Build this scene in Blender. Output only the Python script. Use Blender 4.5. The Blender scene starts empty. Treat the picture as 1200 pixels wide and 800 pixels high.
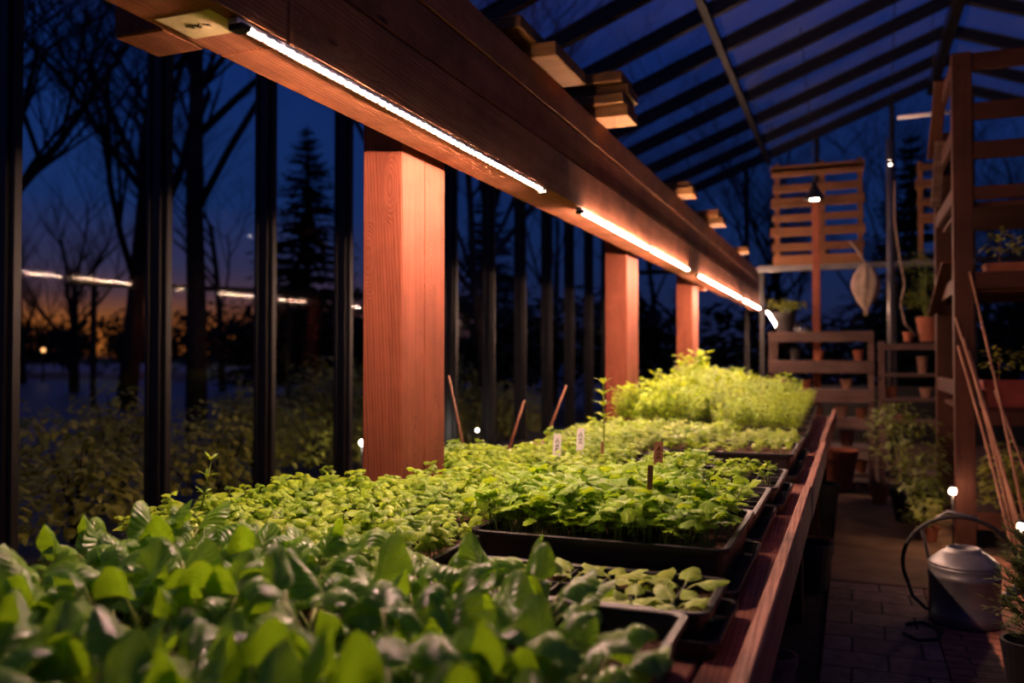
import bpy, math, random
from mathutils import Vector, Matrix, Euler
R = random.Random(7)
PI = math.pi
S = bpy.context.scene
COL = S.collection

# ------------------------------------------------------------------ mesh builder
class MB:
    def __init__(self):
        self.v = []; self.f = []; self.uv = []; self.sm = []
    def add(self, verts, faces, smooth=False, uvs=None):
        b = len(self.v)
        self.v.extend([tuple(p) for p in verts])
        for i, f in enumerate(faces):
            self.f.append(tuple(b + k for k in f)); self.sm.append(smooth)
            self.uv.append([uvs[k] for k in f] if uvs else None)
        return self
    def box(self, lo, hi, ch=0.004, M=None):
        x0, y0, z0 = lo; x1, y1, z1 = hi
        c = min(ch, (x1-x0)*.3, (y1-y0)*.3, (z1-z0)*.3)
        vs = []; idx = {}
        for i, x in enumerate((x0, x1)):
            for j, y in enumerate((y0, y1)):
                for k, z in enumerate((z0, z1)):
                    sx, sy, sz = (1, -1)[i]*c, (1, -1)[j]*c, (1, -1)[k]*c
                    idx[i, j, k, 0] = len(vs); vs.append((x, y+sy, z+sz))
                    idx[i, j, k, 1] = len(vs); vs.append((x+sx, y, z+sz))
                    idx[i, j, k, 2] = len(vs); vs.append((x+sx, y+sy, z))
        fs = []
        for i in (0, 1):
            q = [idx[i, 0, 0, 0], idx[i, 1, 0, 0], idx[i, 1, 1, 0], idx[i, 0, 1, 0]]; fs.append(q if i else q[::-1])
            q = [idx[0, i, 0, 1], idx[0, i, 1, 1], idx[1, i, 1, 1], idx[1, i, 0, 1]]; fs.append(q if i else q[::-1])
            q = [idx[0, 0, i, 2], idx[1, 0, i, 2], idx[1, 1, i, 2], idx[0, 1, i, 2]]; fs.append(q if i else q[::-1])
        for a in (0, 1):
            for b in (0, 1):
                q = [idx[a, b, 0, 0], idx[a, b, 1, 0], idx[a, b, 1, 1], idx[a, b, 0, 1]]; fs.append(q if (a ^ b) else q[::-1])
                q = [idx[a, 0, b, 0], idx[a, 1, b, 0], idx[a, 1, b, 2], idx[a, 0, b, 2]]; fs.append(q if not (a ^ b) else q[::-1])
                q = [idx[0, a, b, 1], idx[1, a, b, 1], idx[1, a, b, 2], idx[0, a, b, 2]]; fs.append(q if (a ^ b) else q[::-1])
        for (i, j, k) in [(i, j, k) for i in (0, 1) for j in (0, 1) for k in (0, 1)]:
            q = [idx[i, j, k, 0], idx[i, j, k, 1], idx[i, j, k, 2]]
            fs.append(q if (i+j+k) % 2 else q[::-1])
        if M: vs = [M @ Vector(p) for p in vs]
        return self.add(vs, fs)
    def bar(self, a, b, w, h, up=(0, 0, 1), ch=0.004):
        a = Vector(a); b = Vector(b); d = (b-a); L = d.length; d.normalize()
        u = Vector(up); s = d.cross(u)
        if s.length < 1e-4: s = d.cross(Vector((1, 0, 0)))
        s.normalize(); t = s.cross(d)
        M = Matrix((( s.x, d.x, t.x, a.x), (s.y, d.y, t.y, a.y), (s.z, d.z, t.z, a.z), (0, 0, 0, 1)))
        return self.box((-w/2, 0, -h/2), (w/2, L, h/2), ch, M)
    def tube(self, pts, rad, n=6, cap=True, smooth=True):
        pts = [Vector(p) for p in pts]; m = len(pts)
        if not hasattr(rad, '__len__'): rad = [rad]*m
        vs = []; ref = None
        for i, p in enumerate(pts):
            d = (pts[min(i+1, m-1)] - pts[max(i-1, 0)])
            if d.length < 1e-9: d = Vector((0, 0, 1))
            d.normalize()
            if ref is None:
                ref = Vector((1, 0, 0)) if abs(d.x) < .8 else Vector((0, 1, 0))
            a = (ref - d*ref.dot(d))
            if a.length < 1e-6: a = d.orthogonal()
            a.normalize(); ref = a; b = d.cross(a)
            for k in range(n):
                t = 2*PI*k/n
                vs.append(p + (a*math.cos(t) + b*math.sin(t))*rad[i])
        fs = [(i*n+k, i*n+(k+1) % n, (i+1)*n+(k+1) % n, (i+1)*n+k) for i in range(m-1) for k in range(n)]
        if cap: fs += [tuple(range(n))[::-1], tuple((m-1)*n+k for k in range(n))]
        return self.add(vs, fs, smooth)
    def lathe(self, prof, c=(0, 0, 0), n=24, smooth=True, sx=1, sy=1):
        vs = []
        for (r, z) in prof:
            for k in range(n):
                t = 2*PI*k/n
                vs.append((c[0]+r*sx*math.cos(t), c[1]+r*sy*math.sin(t), c[2]+z))
        m = len(prof)
        fs = [(i*n+k, i*n+(k+1) % n, (i+1)*n+(k+1) % n, (i+1)*n+k) for i in range(m-1) for k in range(n)]
        if prof[0][0] > 1e-4: fs.append(tuple(range(n))[::-1])
        if prof[-1][0] > 1e-4: fs.append(tuple((m-1)*n+k for k in range(n)))
        return self.add(vs, fs, smooth)
    def loops(self, loops, cap0=False, cap1=False, smooth=False):
        n = len(loops[0]); vs = [p for l in loops for p in l]
        fs = [(i*n+k, i*n+(k+1) % n, (i+1)*n+(k+1) % n, (i+1)*n+k) for i in range(len(loops)-1) for k in range(n)]
        if cap0: fs.append(tuple(range(n))[::-1])
        if cap1: fs.append(tuple((len(loops)-1)*n+k for k in range(n)))
        return self.add(vs, fs, smooth)
    def mesh(self, name, mat):
        me = bpy.data.meshes.new(name)
        me.from_pydata(self.v, [], self.f)
        me.polygons.foreach_set('use_smooth', self.sm)
        if any(self.uv):
            l = me.uv_layers.new(name='UVMap'); i = 0
            buf = []
            for f, u in zip(self.f, self.uv):
                for k in range(len(f)): buf.extend(u[k] if u else (0.5, 0.5))
            l.data.foreach_set('uv', buf)
        me.materials.append(mat); me.update()
        return me
    def build(self, name, mat, parent=None, loc=None):
        return link(name, self.mesh(name, mat), parent, loc)

def link(name, data, parent=None, loc=None):
    o = bpy.data.objects.new(name, data); COL.objects.link(o)
    if parent: o.parent = parent
    if loc is not None: o.location = loc
    return o
def tag(o, label=None, cat=None, group=None, kind=None):
    if label: o['label'] = label
    if cat: o['category'] = cat
    if group: o['group'] = group
    if kind: o['kind'] = kind
    return o
def thing(name, label, cat, loc=(0, 0, 0), rz=0, group=None):
    o = link(name, None, None, loc); o.rotation_euler = (0, 0, rz); o.empty_display_size = .05
    return tag(o, label, cat, group)
def struct(o): o['kind'] = 'structure'; return o
def copy_tree(root, loc, rot=(0, 0, 0), sc=1.0, label=None, group=None):
    r = root.copy(); COL.objects.link(r); r.location = loc; r.rotation_euler = rot; r.scale = (sc, sc, sc)
    if label: r['label'] = label
    if group: r['group'] = group
    for ch in list(root.children):
        c = ch.copy(); COL.objects.link(c); c.parent = r
        for g in list(ch.children):
            d = g.copy(); COL.objects.link(d); d.parent = c
    return r

# ------------------------------------------------------------------ materials
def mat(name):
    m = bpy.data.materials.new(name); m.use_nodes = True
    nt = m.node_tree; nt.nodes.clear()
    out = nt.nodes.new('ShaderNodeOutputMaterial')
    return m, nt, out
def N(nt, t, **kw):
    n = nt.nodes.new('ShaderNode'+t)
    for k, v in kw.items():
        if k in n.inputs: n.inputs[k].default_value = v
        else: setattr(n, k, v)
    return n
def ramp(nt, stops, interp='LINEAR'):
    r = nt.nodes.new('ShaderNodeValToRGB'); cr = r.color_ramp; cr.interpolation = interp
    while len(cr.elements) < len(stops): cr.elements.new(0.5)
    for e, (p, c) in zip(cr.elements, stops):
        e.position = p; e.color = (*c, 1) if len(c) == 3 else c
    return r
def bsdf(nt, out, rough=.6, spec=.4, metal=0.0):
    b = N(nt, 'BsdfPrincipled'); b.inputs['Roughness'].default_value = rough
    b.inputs['Specular IOR Level'].default_value = spec; b.inputs['Metallic'].default_value = metal
    nt.links.new(b.outputs[0], out.inputs[0]); return b
def plain(name, col, rough=.6, spec=.4, metal=0.0, noise=.25, scale=12, bump=.1):
    m, nt, out = mat(name); b = bsdf(nt, out, rough, spec, metal)
    tc = N(nt, 'TexCoord'); no = N(nt, 'TexNoise', Scale=scale, Detail=6.0)
    nt.links.new(tc.outputs['Object'], no.inputs['Vector'])
    r = ramp(nt, [(.3, tuple(c*(1-noise) for c in col)), (.7, tuple(min(1, c*(1+noise)) for c in col))])
    nt.links.new(no.outputs[0], r.inputs[0]); nt.links.new(r.outputs[0], b.inputs['Base Color'])
    if bump:
        bp = N(nt, 'Bump', Strength=bump, Distance=.01); nt.links.new(no.outputs[0], bp.inputs['Height']); nt.links.new(bp.outputs[0], b.inputs['Normal'])
    return m
def wood(name, dark, mid, light, axis, knots=True, rough=.65, saw=False, fine=1.0, blotch=.35):
    m, nt, out = mat(name); L = nt.links; b = bsdf(nt, out, rough, .18)
    tc = N(nt, 'TexCoord'); oi = N(nt, 'ObjectInfo')
    off = N(nt, 'VectorMath', operation='SCALE'); off.inputs[0].default_value = (13, 7, 19); L.new(oi.outputs['Random'], off.inputs['Scale'])
    addv = N(nt, 'VectorMath', operation='ADD'); L.new(tc.outputs['Object'], addv.inputs[0]); L.new(off.outputs[0], addv.inputs[1])
    sc = [34*fine]*3; sc[axis] = 1.5*fine
    mp = N(nt, 'VectorMath', operation='MULTIPLY'); mp.inputs[1].default_value = sc; L.new(addv.outputs[0], mp.inputs[0])
    # knots bend the grain
    kn = N(nt, 'TexVoronoi', Scale=1.0, feature='F1')
    ks = [7.0]*3; ks[axis] = 1.9
    kmp = N(nt, 'VectorMath', operation='MULTIPLY'); kmp.inputs[1].default_value = ks; L.new(addv.outputs[0], kmp.inputs[0]); L.new(kmp.outputs[0], kn.inputs['Vector'])
    kr = ramp(nt, [(0.0, (1, 1, 1)), (.09, (.75,)*3), (.3, (0, 0, 0))]); L.new(kn.outputs['Distance'], kr.inputs[0])
    kv = N(nt, 'VectorMath', operation='SCALE'); kv.inputs[0].default_value = (1.6, 1.6, 1.6); L.new(kr.outputs[0], kv.inputs['Scale'])
    mp2 = N(nt, 'VectorMath', operation='ADD'); L.new(mp.outputs[0], mp2.inputs[0]); L.new(kv.outputs[0], mp2.inputs[1])
    n1 = N(nt, 'TexNoise', Scale=1.0, Detail=5.0, Roughness=.6, Distortion=.6); L.new((mp2 if knots else mp).outputs[0], n1.inputs['Vector'])
    wv = N(nt, 'TexWave', Scale=1.5, Distortion=5.0, Detail=3.0); wv.bands_direction = 'DIAGONAL'; wv.inputs['Detail Scale'].default_value = .6
    L.new((mp2 if knots else mp).outputs[0], wv.inputs['Vector'])
    mx = N(nt, 'Mix', data_type='FLOAT'); mx.inputs[0].default_value = .24; L.new(n1.outputs[0], mx.inputs[2]); L.new(wv.outputs['Fac'], mx.inputs[3])
    r = ramp(nt, [(.2, dark), (.5, mid), (.8, light)]); L.new(mx.outputs[0], r.inputs[0])
    # blotchy weathering
    n2 = N(nt, 'TexNoise', Scale=3.5, Detail=6.0, Roughness=.65); L.new(addv.outputs[0], n2.inputs['Vector'])
    br = ramp(nt, [(.32, (1-blotch,)*3), (.6, (1, 1, 1))]); L.new(n2.outputs[0], br.inputs[0])
    mul = N(nt, 'Mix', data_type='RGBA', blend_type='MULTIPLY'); mul.inputs[0].default_value = 1.0
    L.new(r.outputs[0], mul.inputs[6]); L.new(br.outputs[0], mul.inputs[7])
    last = mul.outputs[2]
    if knots:
        k2 = ramp(nt, [(0.0, (.16, .1, .08)), (.045, (.3, .2, .16)), (.075, (1, 1, 1))]); L.new(kn.outputs['Distance'], k2.inputs[0])
        m2 = N(nt, 'Mix', data_type='RGBA', blend_type='MULTIPLY'); m2.inputs[0].default_value = 1.0
        L.new(last, m2.inputs[6]); L.new(k2.outputs[0], m2.inputs[7]); last = m2.outputs[2]
    # per-piece tone
    hv = N(nt, 'HueSaturation'); mr = N(nt, 'MapRange'); mr.inputs[3].default_value = .8; mr.inputs[4].default_value = 1.15
    L.new(oi.outputs['Random'], mr.inputs[0]); L.new(mr.outputs[0], hv.inputs['Value']); L.new(last, hv.inputs['Color'])
    L.new(hv.outputs[0], b.inputs['Base Color'])
    hgt = mx.outputs[0]
    bp = N(nt, 'Bump', Strength=.35, Distance=.006); L.new(hgt, bp.inputs['Height'])
    if saw:
        s2 = N(nt, 'TexWave', Scale=38.0, Distortion=2.0, Detail=2.0); s2.bands_direction = 'Y'
        L.new(addv.outputs[0], s2.inputs['Vector'])
        bp2 = N(nt, 'Bump', Strength=.16, Distance=.003); L.new(s2.outputs['Fac'], bp2.inputs['Height']); L.new(bp.outputs[0], bp2.inputs['Normal']); bp = bp2
    L.new(bp.outputs[0], b.inputs['Normal'])
    return m
def leafmat(name, c0, c1, vein, rough=.35, trans=.35, spec=.5, tcol=None):
    m, nt, out = mat(name); L = nt.links
    b = N(nt, 'BsdfPrincipled'); b.inputs['Roughness'].default_value = rough; b.inputs['Specular IOR Level'].default_value = spec
    oi = N(nt, 'ObjectInfo'); tc = N(nt, 'TexCoord')
    no = N(nt, 'TexNoise', Scale=35.0, Detail=3.0); L.new(tc.outputs['Object'], no.inputs['Vector'])
    mixv = N(nt, 'Math', operation='ADD'); L.new(no.outputs[0], mixv.inputs[0])
    rr = N(nt, 'MapRange'); rr.inputs[3].default_value = -.3; rr.inputs[4].default_value = .3; L.new(oi.outputs['Random'], rr.inputs[0]); L.new(rr.outputs[0], mixv.inputs[1])
    r = ramp(nt, [(.3, c0), (.7, c1)]); L.new(mixv.outputs[0], r.inputs[0])
    # veins from the leaf's own uv: midrib + side veins
    uv = N(nt, 'SeparateXYZ'); L.new(tc.outputs['UV'], uv.inputs[0])
    a = N(nt, 'Math', operation='SUBTRACT'); L.new(uv.outputs[0], a.inputs[0]); a.inputs[1].default_value = .5
    ab = N(nt, 'Math', operation='ABSOLUTE'); L.new(a.outputs[0], ab.inputs[0])
    mid = N(nt, 'MapRange'); mid.inputs[1].default_value = .015; mid.inputs[2].default_value = .05; mid.inputs[3].default_value = 1; mid.inputs[4].default_value = 0; L.new(ab.outputs[0], mid.inputs[0])
    sv = N(nt, 'Math', operation='MULTIPLY_ADD'); L.new(ab.outputs[0], sv.inputs[0]); sv.inputs[1].default_value = -.9; L.new(uv.outputs[1], sv.inputs[2])
    sm = N(nt, 'Math', operation='MULTIPLY'); L.new(sv.outputs[0], sm.inputs[0]); sm.inputs[1].default_value = 7*2*PI
    sn = N(nt, 'Math', operation='SINE'); L.new(sm.outputs[0], sn.inputs[0])
    s2 = N(nt, 'MapRange'); s2.inputs[1].default_value = .86; s2.inputs[2].default_value = 1; s2.inputs[3].default_value = 0; s2.inputs[4].default_value = .6; L.new(sn.outputs[0], s2.inputs[0])
    mxv = N(nt, 'Math', operation='MAXIMUM'); L.new(mid.outputs[0], mxv.inputs[0]); L.new(s2.outputs[0], mxv.inputs[1])
    vf = N(nt, 'Math', operation='MULTIPLY'); L.new(mxv.outputs[0], vf.inputs[0]); vf.inputs[1].default_value = .55
    mc = N(nt, 'Mix', data_type='RGBA'); L.new(vf.outputs[0], mc.inputs[0]); L.new(r.outputs[0], mc.inputs[6]); mc.inputs[7].default_value = (*vein, 1)
    L.new(mc.outputs[2], b.inputs['Base Color'])
    bp = N(nt, 'Bump', Strength=.4, Distance=.004); bp.invert = True
    sh = N(nt, 'Math', operation='ADD'); L.new(sn.outputs[0], sh.inputs[0]); L.new(no.outputs[0], sh.inputs[1])
    L.new(sh.outputs[0], bp.inputs['Height']); L.new(bp.outputs[0], b.inputs['Normal'])
    tr = N(nt, 'BsdfTranslucent'); tr.inputs[0].default_value = (*(tcol or tuple(min(1, x*1.6) for x in c1)), 1)
    ms = N(nt, 'MixShader'); ms.inputs[0].default_value = trans
    L.new(b.outputs[0], ms.inputs[1]); L.new(tr.outputs[0], ms.inputs[2]); L.new(ms.outputs[0], out.inputs[0])
    return m
def emit(name, col, s):
    m, nt, out = mat(name); e = N(nt, 'Emission', Strength=s); e.inputs[0].default_value = (*col, 1)
    nt.links.new(e.outputs[0], out.inputs[0]); return m
def glass(name, tint, refl=.06, haze=0.0):
    m, nt, out = mat(name); L = nt.links
    t = N(nt, 'BsdfTransparent'); t.inputs[0].default_value = (*tint, 1)
    g = N(nt, 'BsdfGlossy'); g.inputs['Roughness'].default_value = .035; g.inputs[0].default_value = (1, 1, 1, 1)
    lw = N(nt, 'LayerWeight', Blend=.5); p5 = N(nt, 'Math', operation='POWER'); L.new(lw.outputs['Facing'], p5.inputs[0]); p5.inputs[1].default_value = 5
    fr = N(nt, 'MapRange'); fr.inputs[3].default_value = .004; fr.inputs[4].default_value = .22; L.new(p5.outputs[0], fr.inputs[0])
    ms = N(nt, 'MixShader'); L.new(fr.outputs[0], ms.inputs[0]); L.new(t.outputs[0], ms.inputs[1]); L.new(g.outputs[0], ms.inputs[2])
    last = ms
    if haze:
        d = N(nt, 'BsdfDiffuse'); d.inputs[0].default_value = (.5, .5, .55, 1)
        tr = N(nt, 'BsdfTranslucent'); tr.inputs[0].default_value = (.5, .5, .6, 1)
        dm = N(nt, 'MixShader'); dm.inputs[0].default_value = .6; L.new(d.outputs[0], dm.inputs[1]); L.new(tr.outputs[0], dm.inputs[2])
        tc = N(nt, 'TexCoord'); no = N(nt, 'TexNoise', Scale=1.6, Detail=7.0, Roughness=.6); L.new(tc.outputs['Object'], no.inputs['Vector'])
        rr = ramp(nt, [(.35, (0, 0, 0)), (.75, (haze,)*3)]); L.new(no.outputs[0], rr.inputs[0])
        m2 = N(nt, 'MixShader'); L.new(rr.outputs[0], m2.inputs[0]); L.new(ms.outputs[0], m2.inputs[1]); L.new(dm.outputs[0], m2.inputs[2]); last = m2
    L.new(last.outputs[0], out.inputs[0]); return m

W_D, W_M, W_L = (.2, .065, .03), (.36, .125, .058), (.46, .18, .085)
m_beam = wood('beam_wood', W_D, W_M, W_L, 1, saw=True, blotch=.5)
m_post = wood('post_wood', (.15, .038, .02), (.235, .064, .034), (.29, .09, .05), 2, blotch=.3)
m_plankx = wood('plank_wood', (.16, .07, .025), (.29, .14, .05), (.38, .2, .07), 0)
m_bench = wood('bench_wood', (.16, .065, .045), (.32, .135, .095), (.44, .2, .14), 1, blotch=.55)
m_oldz = wood('old_wood_upright', (.03, .009, .0055), (.058, .018, .0105), (.088, .03, .017), 2, blotch=.4)
m_oldx = wood('old_wood_board', (.03, .009, .0055), (.058, .018, .0105), (.088, .03, .017), 0, blotch=.4)
m_oldy = wood('old_wood_rail', (.03, .009, .0055), (.058, .018, .0105), (.088, .03, .017), 1, blotch=.4)
m_greyx = wood('grey_wood', (.045, .024, .02), (.09, .05, .042), (.14, .085, .07), 0, blotch=.4)
m_greyz = wood('grey_wood_upright', (.045, .024, .02), (.09, .05, .042), (.14, .085, .07), 2, blotch=.4)
m_frame = plain('dark_metal_frame', (.008, .007, .0065), .4, .4, .0, .2, 20, .03)
m_black = plain('black_plastic', (.012, .011, .013), .45, .4, 0, .3, 30, .05)
m_soil = plain('potting_soil', (.075, .04, .025), .95, .1, 0, .75, 90, 1.0)
m_terra = plain('terracotta', (.24, .075, .04), .8, .2, 0, .25, 9, .1)
m_pinkpot = plain('old_terracotta', (.26, .13, .09), .85, .2, 0, .3, 9, .15)
m_red = plain('red_plastic', (.2, .03, .02), .5, .4, 0, .2, 9, .05)
m_galv = plain('galvanised_steel', (.16, .15, .15), .4, .5, .5, .25, 7, .05)
m_alu = plain('aluminium', (.6, .58, .58), .4, .5, .8, .1, 7, .0)
m_dark = plain('dark_rubber', (.02, .018, .018), .6, .3)
m_cloth = plain('beige_cloth', (.3, .22, .17), .9, .1, 0, .25, 14, .3)
m_cane = plain('bamboo', (.26, .12, .07), .6, .3, 0, .35, 5, .1)
m_white = plain('white_plastic', (.75, .72, .72), .5, .4, 0, .08, 6, 0)
m_paper = plain('yellowed_paper', (.62, .5, .27), .8, .2, 0, .12, 30, .05)
m_ink = plain('dark_ink', (.03, .02, .015), .8, .1, 0, 0, 5, 0)
m_stick = plain('brown_stick', (.2, .09, .045), .8, .2, 0, .3, 30, .1)
m_bark = plain('dark_bark', (.03, .022, .018), .95, .1, 0, .4, 10, .5)
m_led = emit('led_light', (1.0, .585, .42), 470)
m_diode = emit('led_diode', (1.0, .585, .42), 1900)
m_bulb = emit('lamp_bulb', (1.0, .85, .7), 30)
m_spot = emit('small_lamp', (1.0, .8, .6), 25)
m_lantern = emit('lantern_light', (1.0, .62, .4), 190)
m_glow = emit('distant_window_glow', (1.0, .45, .15), 3)
m_glass = glass('window_glass', (.94, .95, .97))
m_roof = glass('roof_glass', (.92, .93, .97), haze=.16)
m_spin = leafmat('broad_leaf', (.09, .23, .006), (.2, .4, .012), (.34, .46, .08), .3, .36, .9, (.3, .55, .012))
m_spst = plain('pale_stalk', (.3, .36, .07), .5, .4, 0, .2, 30, .05)
m_bas = leafmat('small_leaf', (.15, .31, .006), (.38, .56, .015), (.44, .55, .06), .33, .32, .6, (.52, .68, .015))
m_lob = leafmat('lobed_leaf', (.17, .36, .006), (.34, .58, .014), (.4, .55, .06), .4, .34, .3, (.5, .7, .015))
m_pale = leafmat('pale_leaf', (.26, .4, .04), (.44, .56, .08), (.5, .56, .15), .38, .28, .5, (.5, .6, .06))
m_cress = leafmat('yellow_green_leaf', (.22, .38, .01), (.38, .55, .018), (.42, .52, .08), .5, .35, .4, (.52, .66, .02))
m_stem = plain('green_stem', (.2, .25, .04), .5, .4, 0, .25, 30, .0)
m_shrub = leafmat('shrub_leaf', (.14, .17, .015), (.38, .37, .04), (.36, .36, .06), .4, .2, .6)
m_ivy = leafmat('ivy_leaf', (.07, .10, .012), (.18, .2, .025), (.25, .25, .06), .45, .25, .4)
m_conifer = leafmat('conifer_leaf', (.06, .1, .02), (.14, .18, .03), (.15, .16, .04), .6, .2, .3)

# ------------------------------------------------------------------ camera
cd = bpy.data.cameras.new('camera'); cam = bpy.data.objects.new('camera', cd); COL.objects.link(cam)
cam.location = (0, 0, 1.2); cam.rotation_euler = (math.radians(90+1.146), 0, math.radians(21.7))
cd.lens = 30; cd.sensor_width = 36; cd.clip_start = .02; cd.clip_end = 400
cd.dof.use_dof = True; cd.dof.focus_distance = 2.35; cd.dof.aperture_fstop = 2.0
S.camera = cam  # 30 mm lens, focus on the deep front tray

# ------------------------------------------------------------------ world: dusk sky
w = bpy.data.worlds.new('dusk'); S.world = w; w.use_nodes = True; nt = w.node_tree; nt.nodes.clear(); L = nt.links
wo = nt.nodes.new('ShaderNodeOutputWorld'); bg = N(nt, 'Background', Strength=1.0); L.new(bg.outputs[0], wo.inputs[0])
tc = N(nt, 'TexCoord'); sp = N(nt, 'SeparateXYZ'); L.new(tc.outputs['Generated'], sp.inputs[0])
r1 = ramp(nt, [(0.0, (.004, .005, .01)), (.01, (.42, .12, .02)), (.034, (.36, .105, .02)), (.05, (.2, .065, .025)), (.07, (.08, .04, .05)), (.1, (.034, .031, .075)), (.17, (.009, .029, .12)), (.3, (.006, .028, .14)), (.6, (.005, .018, .12)), (1, (.004, .013, .085))])
r2 = ramp(nt, [(0.0, (.004, .005, .01)), (.02, (.012, .016, .05)), (.15, (.006, .02, .085)), (.4, (.006, .02, .12)), (1, (.004, .012, .075))])
L.new(sp.outputs[2], r1.inputs[0]); L.new(sp.outputs[2], r2.inputs[0])
dt = N(nt, 'VectorMath', operation='DOT_PRODUCT'); dt.inputs[1].default_value = (-.83, .55, 0); L.new(tc.outputs['Generated'], dt.inputs[0])
az = N(nt, 'MapRange'); az.inputs[1].default_value = .82; az.inputs[2].default_value = .97; L.new(dt.outputs['Value'], az.inputs[0])
mxs = N(nt, 'Mix', data_type='RGBA'); L.new(az.outputs[0], mxs.inputs[0]); L.new(r2.outputs[0], mxs.inputs[6]); L.new(r1.outputs[0], mxs.inputs[7])
mpv = N(nt, 'VectorMath', operation='MULTIPLY'); mpv.inputs[1].default_value = (1, 1, 2.2); L.new(tc.outputs['Generated'], mpv.inputs[0])
cn = N(nt, 'TexNoise', Scale=3.2, Detail=7.0, Roughness=.6, Distortion=.5); L.new(mpv.outputs[0], cn.inputs['Vector'])
cr = ramp(nt, [(.44, (0, 0, 0)), (.64, (1, 1, 1))]); L.new(cn.outputs[0], cr.inputs[0])
cf = N(nt, 'Math', operation='MULTIPLY'); L.new(cr.outputs[0], cf.inputs[0]); cf.inputs[1].default_value = .75
up = N(nt, 'MapRange'); up.inputs[1].default_value = .33; up.inputs[2].default_value = .55; L.new(sp.outputs[2], up.inputs[0])
cf2 = N(nt, 'Math', operation='MULTIPLY'); L.new(cf.outputs[0], cf2.inputs[0]); L.new(up.outputs[0], cf2.inputs[1])
mxc = N(nt, 'Mix', data_type='RGBA'); L.new(cf2.outputs[0], mxc.inputs[0]); L.new(mxs.outputs[2], mxc.inputs[6]); mxc.inputs[7].default_value = (.125, .10, .27, 1)
L.new(mxc.outputs[2], bg.inputs[0])

# ------------------------------------------------------------------ the greenhouse
XW, XE, YB, XR, ZE, ZR, YF = -3.6, 5.78, 13.5, 1.09, 3.335, 5.14, -1.6
def paver_material(name, c0, c1, mortar, bw, bh, off, scale=1.0):
    m, nt, out = mat(name); L = nt.links; b = bsdf(nt, out, .75, .3)
    tc = N(nt, 'TexCoord'); br = N(nt, 'TexBrick'); br.offset = .5
    br.inputs['Scale'].default_value = 1; br.inputs['Brick Width'].default_value = bw; br.inputs['Row Height'].default_value = bh
    br.inputs['Mortar Size'].default_value = .006; br.inputs['Mortar Smooth'].default_value = .3; br.inputs['Bias'].default_value = 0
    br.inputs['Color1'].default_value = (*c0, 1); br.inputs['Color2'].default_value = (*c1, 1); br.inputs['Mortar'].default_value = (*mortar, 1)
    no0 = N(nt, 'TexNoise', Scale=5.0, Detail=3.0); L.new(tc.outputs['Object'], no0.inputs['Vector'])
    dv = N(nt, 'VectorMath', operation='SCALE'); dv.inputs['Scale'].default_value = .018; L.new(no0.outputs['Color'], dv.inputs[0])
    av = N(nt, 'VectorMath', operation='ADD'); L.new(tc.outputs['Object'], av.inputs[0]); L.new(dv.outputs[0], av.inputs[1]); L.new(av.outputs[0], br.inputs['Vector'])
    no = N(nt, 'TexNoise', Scale=14.0, Detail=8.0, Roughness=.7); L.new(tc.outputs['Object'], no.inputs['Vector'])
    rr = ramp(nt, [(.35, (.35,)*3), (.62, (1, 1, 1))]); L.new(no.outputs[0], rr.inputs[0])
    mu = N(nt, 'Mix', data_type='RGBA', blend_type='MULTIPLY'); mu.inputs[0].default_value = .8; L.new(br.outputs[0], mu.inputs[6]); L.new(rr.outputs[0], mu.inputs[7])
    L.new(mu.outputs[2], b.inputs['Base Color'])
    bp = N(nt, 'Bump', Strength=.6, Distance=.012); bp.invert = True; L.new(br.outputs['Fac'], bp.inputs['Height'])
    bp2 = N(nt, 'Bump', Strength=.3, Distance=.006); L.new(no.outputs[0], bp2.inputs['Height']); L.new(bp.outputs[0], bp2.inputs['Normal'])
    L.new(bp2.outputs[0], b.inputs['Normal']); return m
m_pave = paver_material('grey_pavers', (.3, .16, .1), (.44, .25, .16), (.05, .028, .02), .27, .2, .5)
m_brick = paver_material('red_bricks', (.3, .1, .06), (.42, .16, .095), (.1, .055, .035), .22, .075, .5)
m_earth = plain('packed_earth', (.045, .028, .02), .95, .1, 0, .4, 14, .5)
m_slab = plain('worn_boards', (.28, .16, .08), .85, .2, 0, .35, 4, .2)
fl = struct(link('floor', None))
MB().box((XW, YF, -.12), (XE, YB, -.012), .001).build('earth_bed', m_earth, fl)
MB().box((-.12, .3, -.011), (.335, 4.95, 0), .003).build('paver_path', m_pave, fl)
MB().box((.34, .3, -.011), (2.4, 5.95, -.002), .003).build('brick_edge', m_brick, fl)
MB().box((-.12, 4.96, -.011), (.72, 8.1, .004), .003).build('concrete_slab', m_slab, fl)
MB().box((.73, 5.96, -.011), (2.4, 13.4, -.002), .003).build('side_bed', m_earth, fl)

wl = struct(link('wall_left', None))
MB().box((XW-.1, YF, -.1), (XW+.02, YB, .25), .004).build('knee_wall', m_frame, wl)
MB().box((XW-.08, YF, ZE-.14), (XW+.06, YB, ZE-.01), .004).build('eave_plate', m_frame, wl)
n = 0; k0 = -5
for k in range(k0, 12):
    y = 2.79+.938*k; n += 1
    wn = struct(link('window_%d' % n, None, None, (XW, y, .25)))
    b = MB(); b.box((-.05, -.04, 0), (.02, .04, ZE-.39), .005); b.box((.02, -.022, 0), (.05, .022, ZE-.39), .004); b.box((-.08, -.05, 0), (-.05, .05, ZE-.39), .004)
    b.build('mullion', m_frame, wn)
    MB().box((-.032, .041, 0), (-.028, .938-.041, ZE-.39), .0005).build('pane', m_glass, wn)

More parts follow.
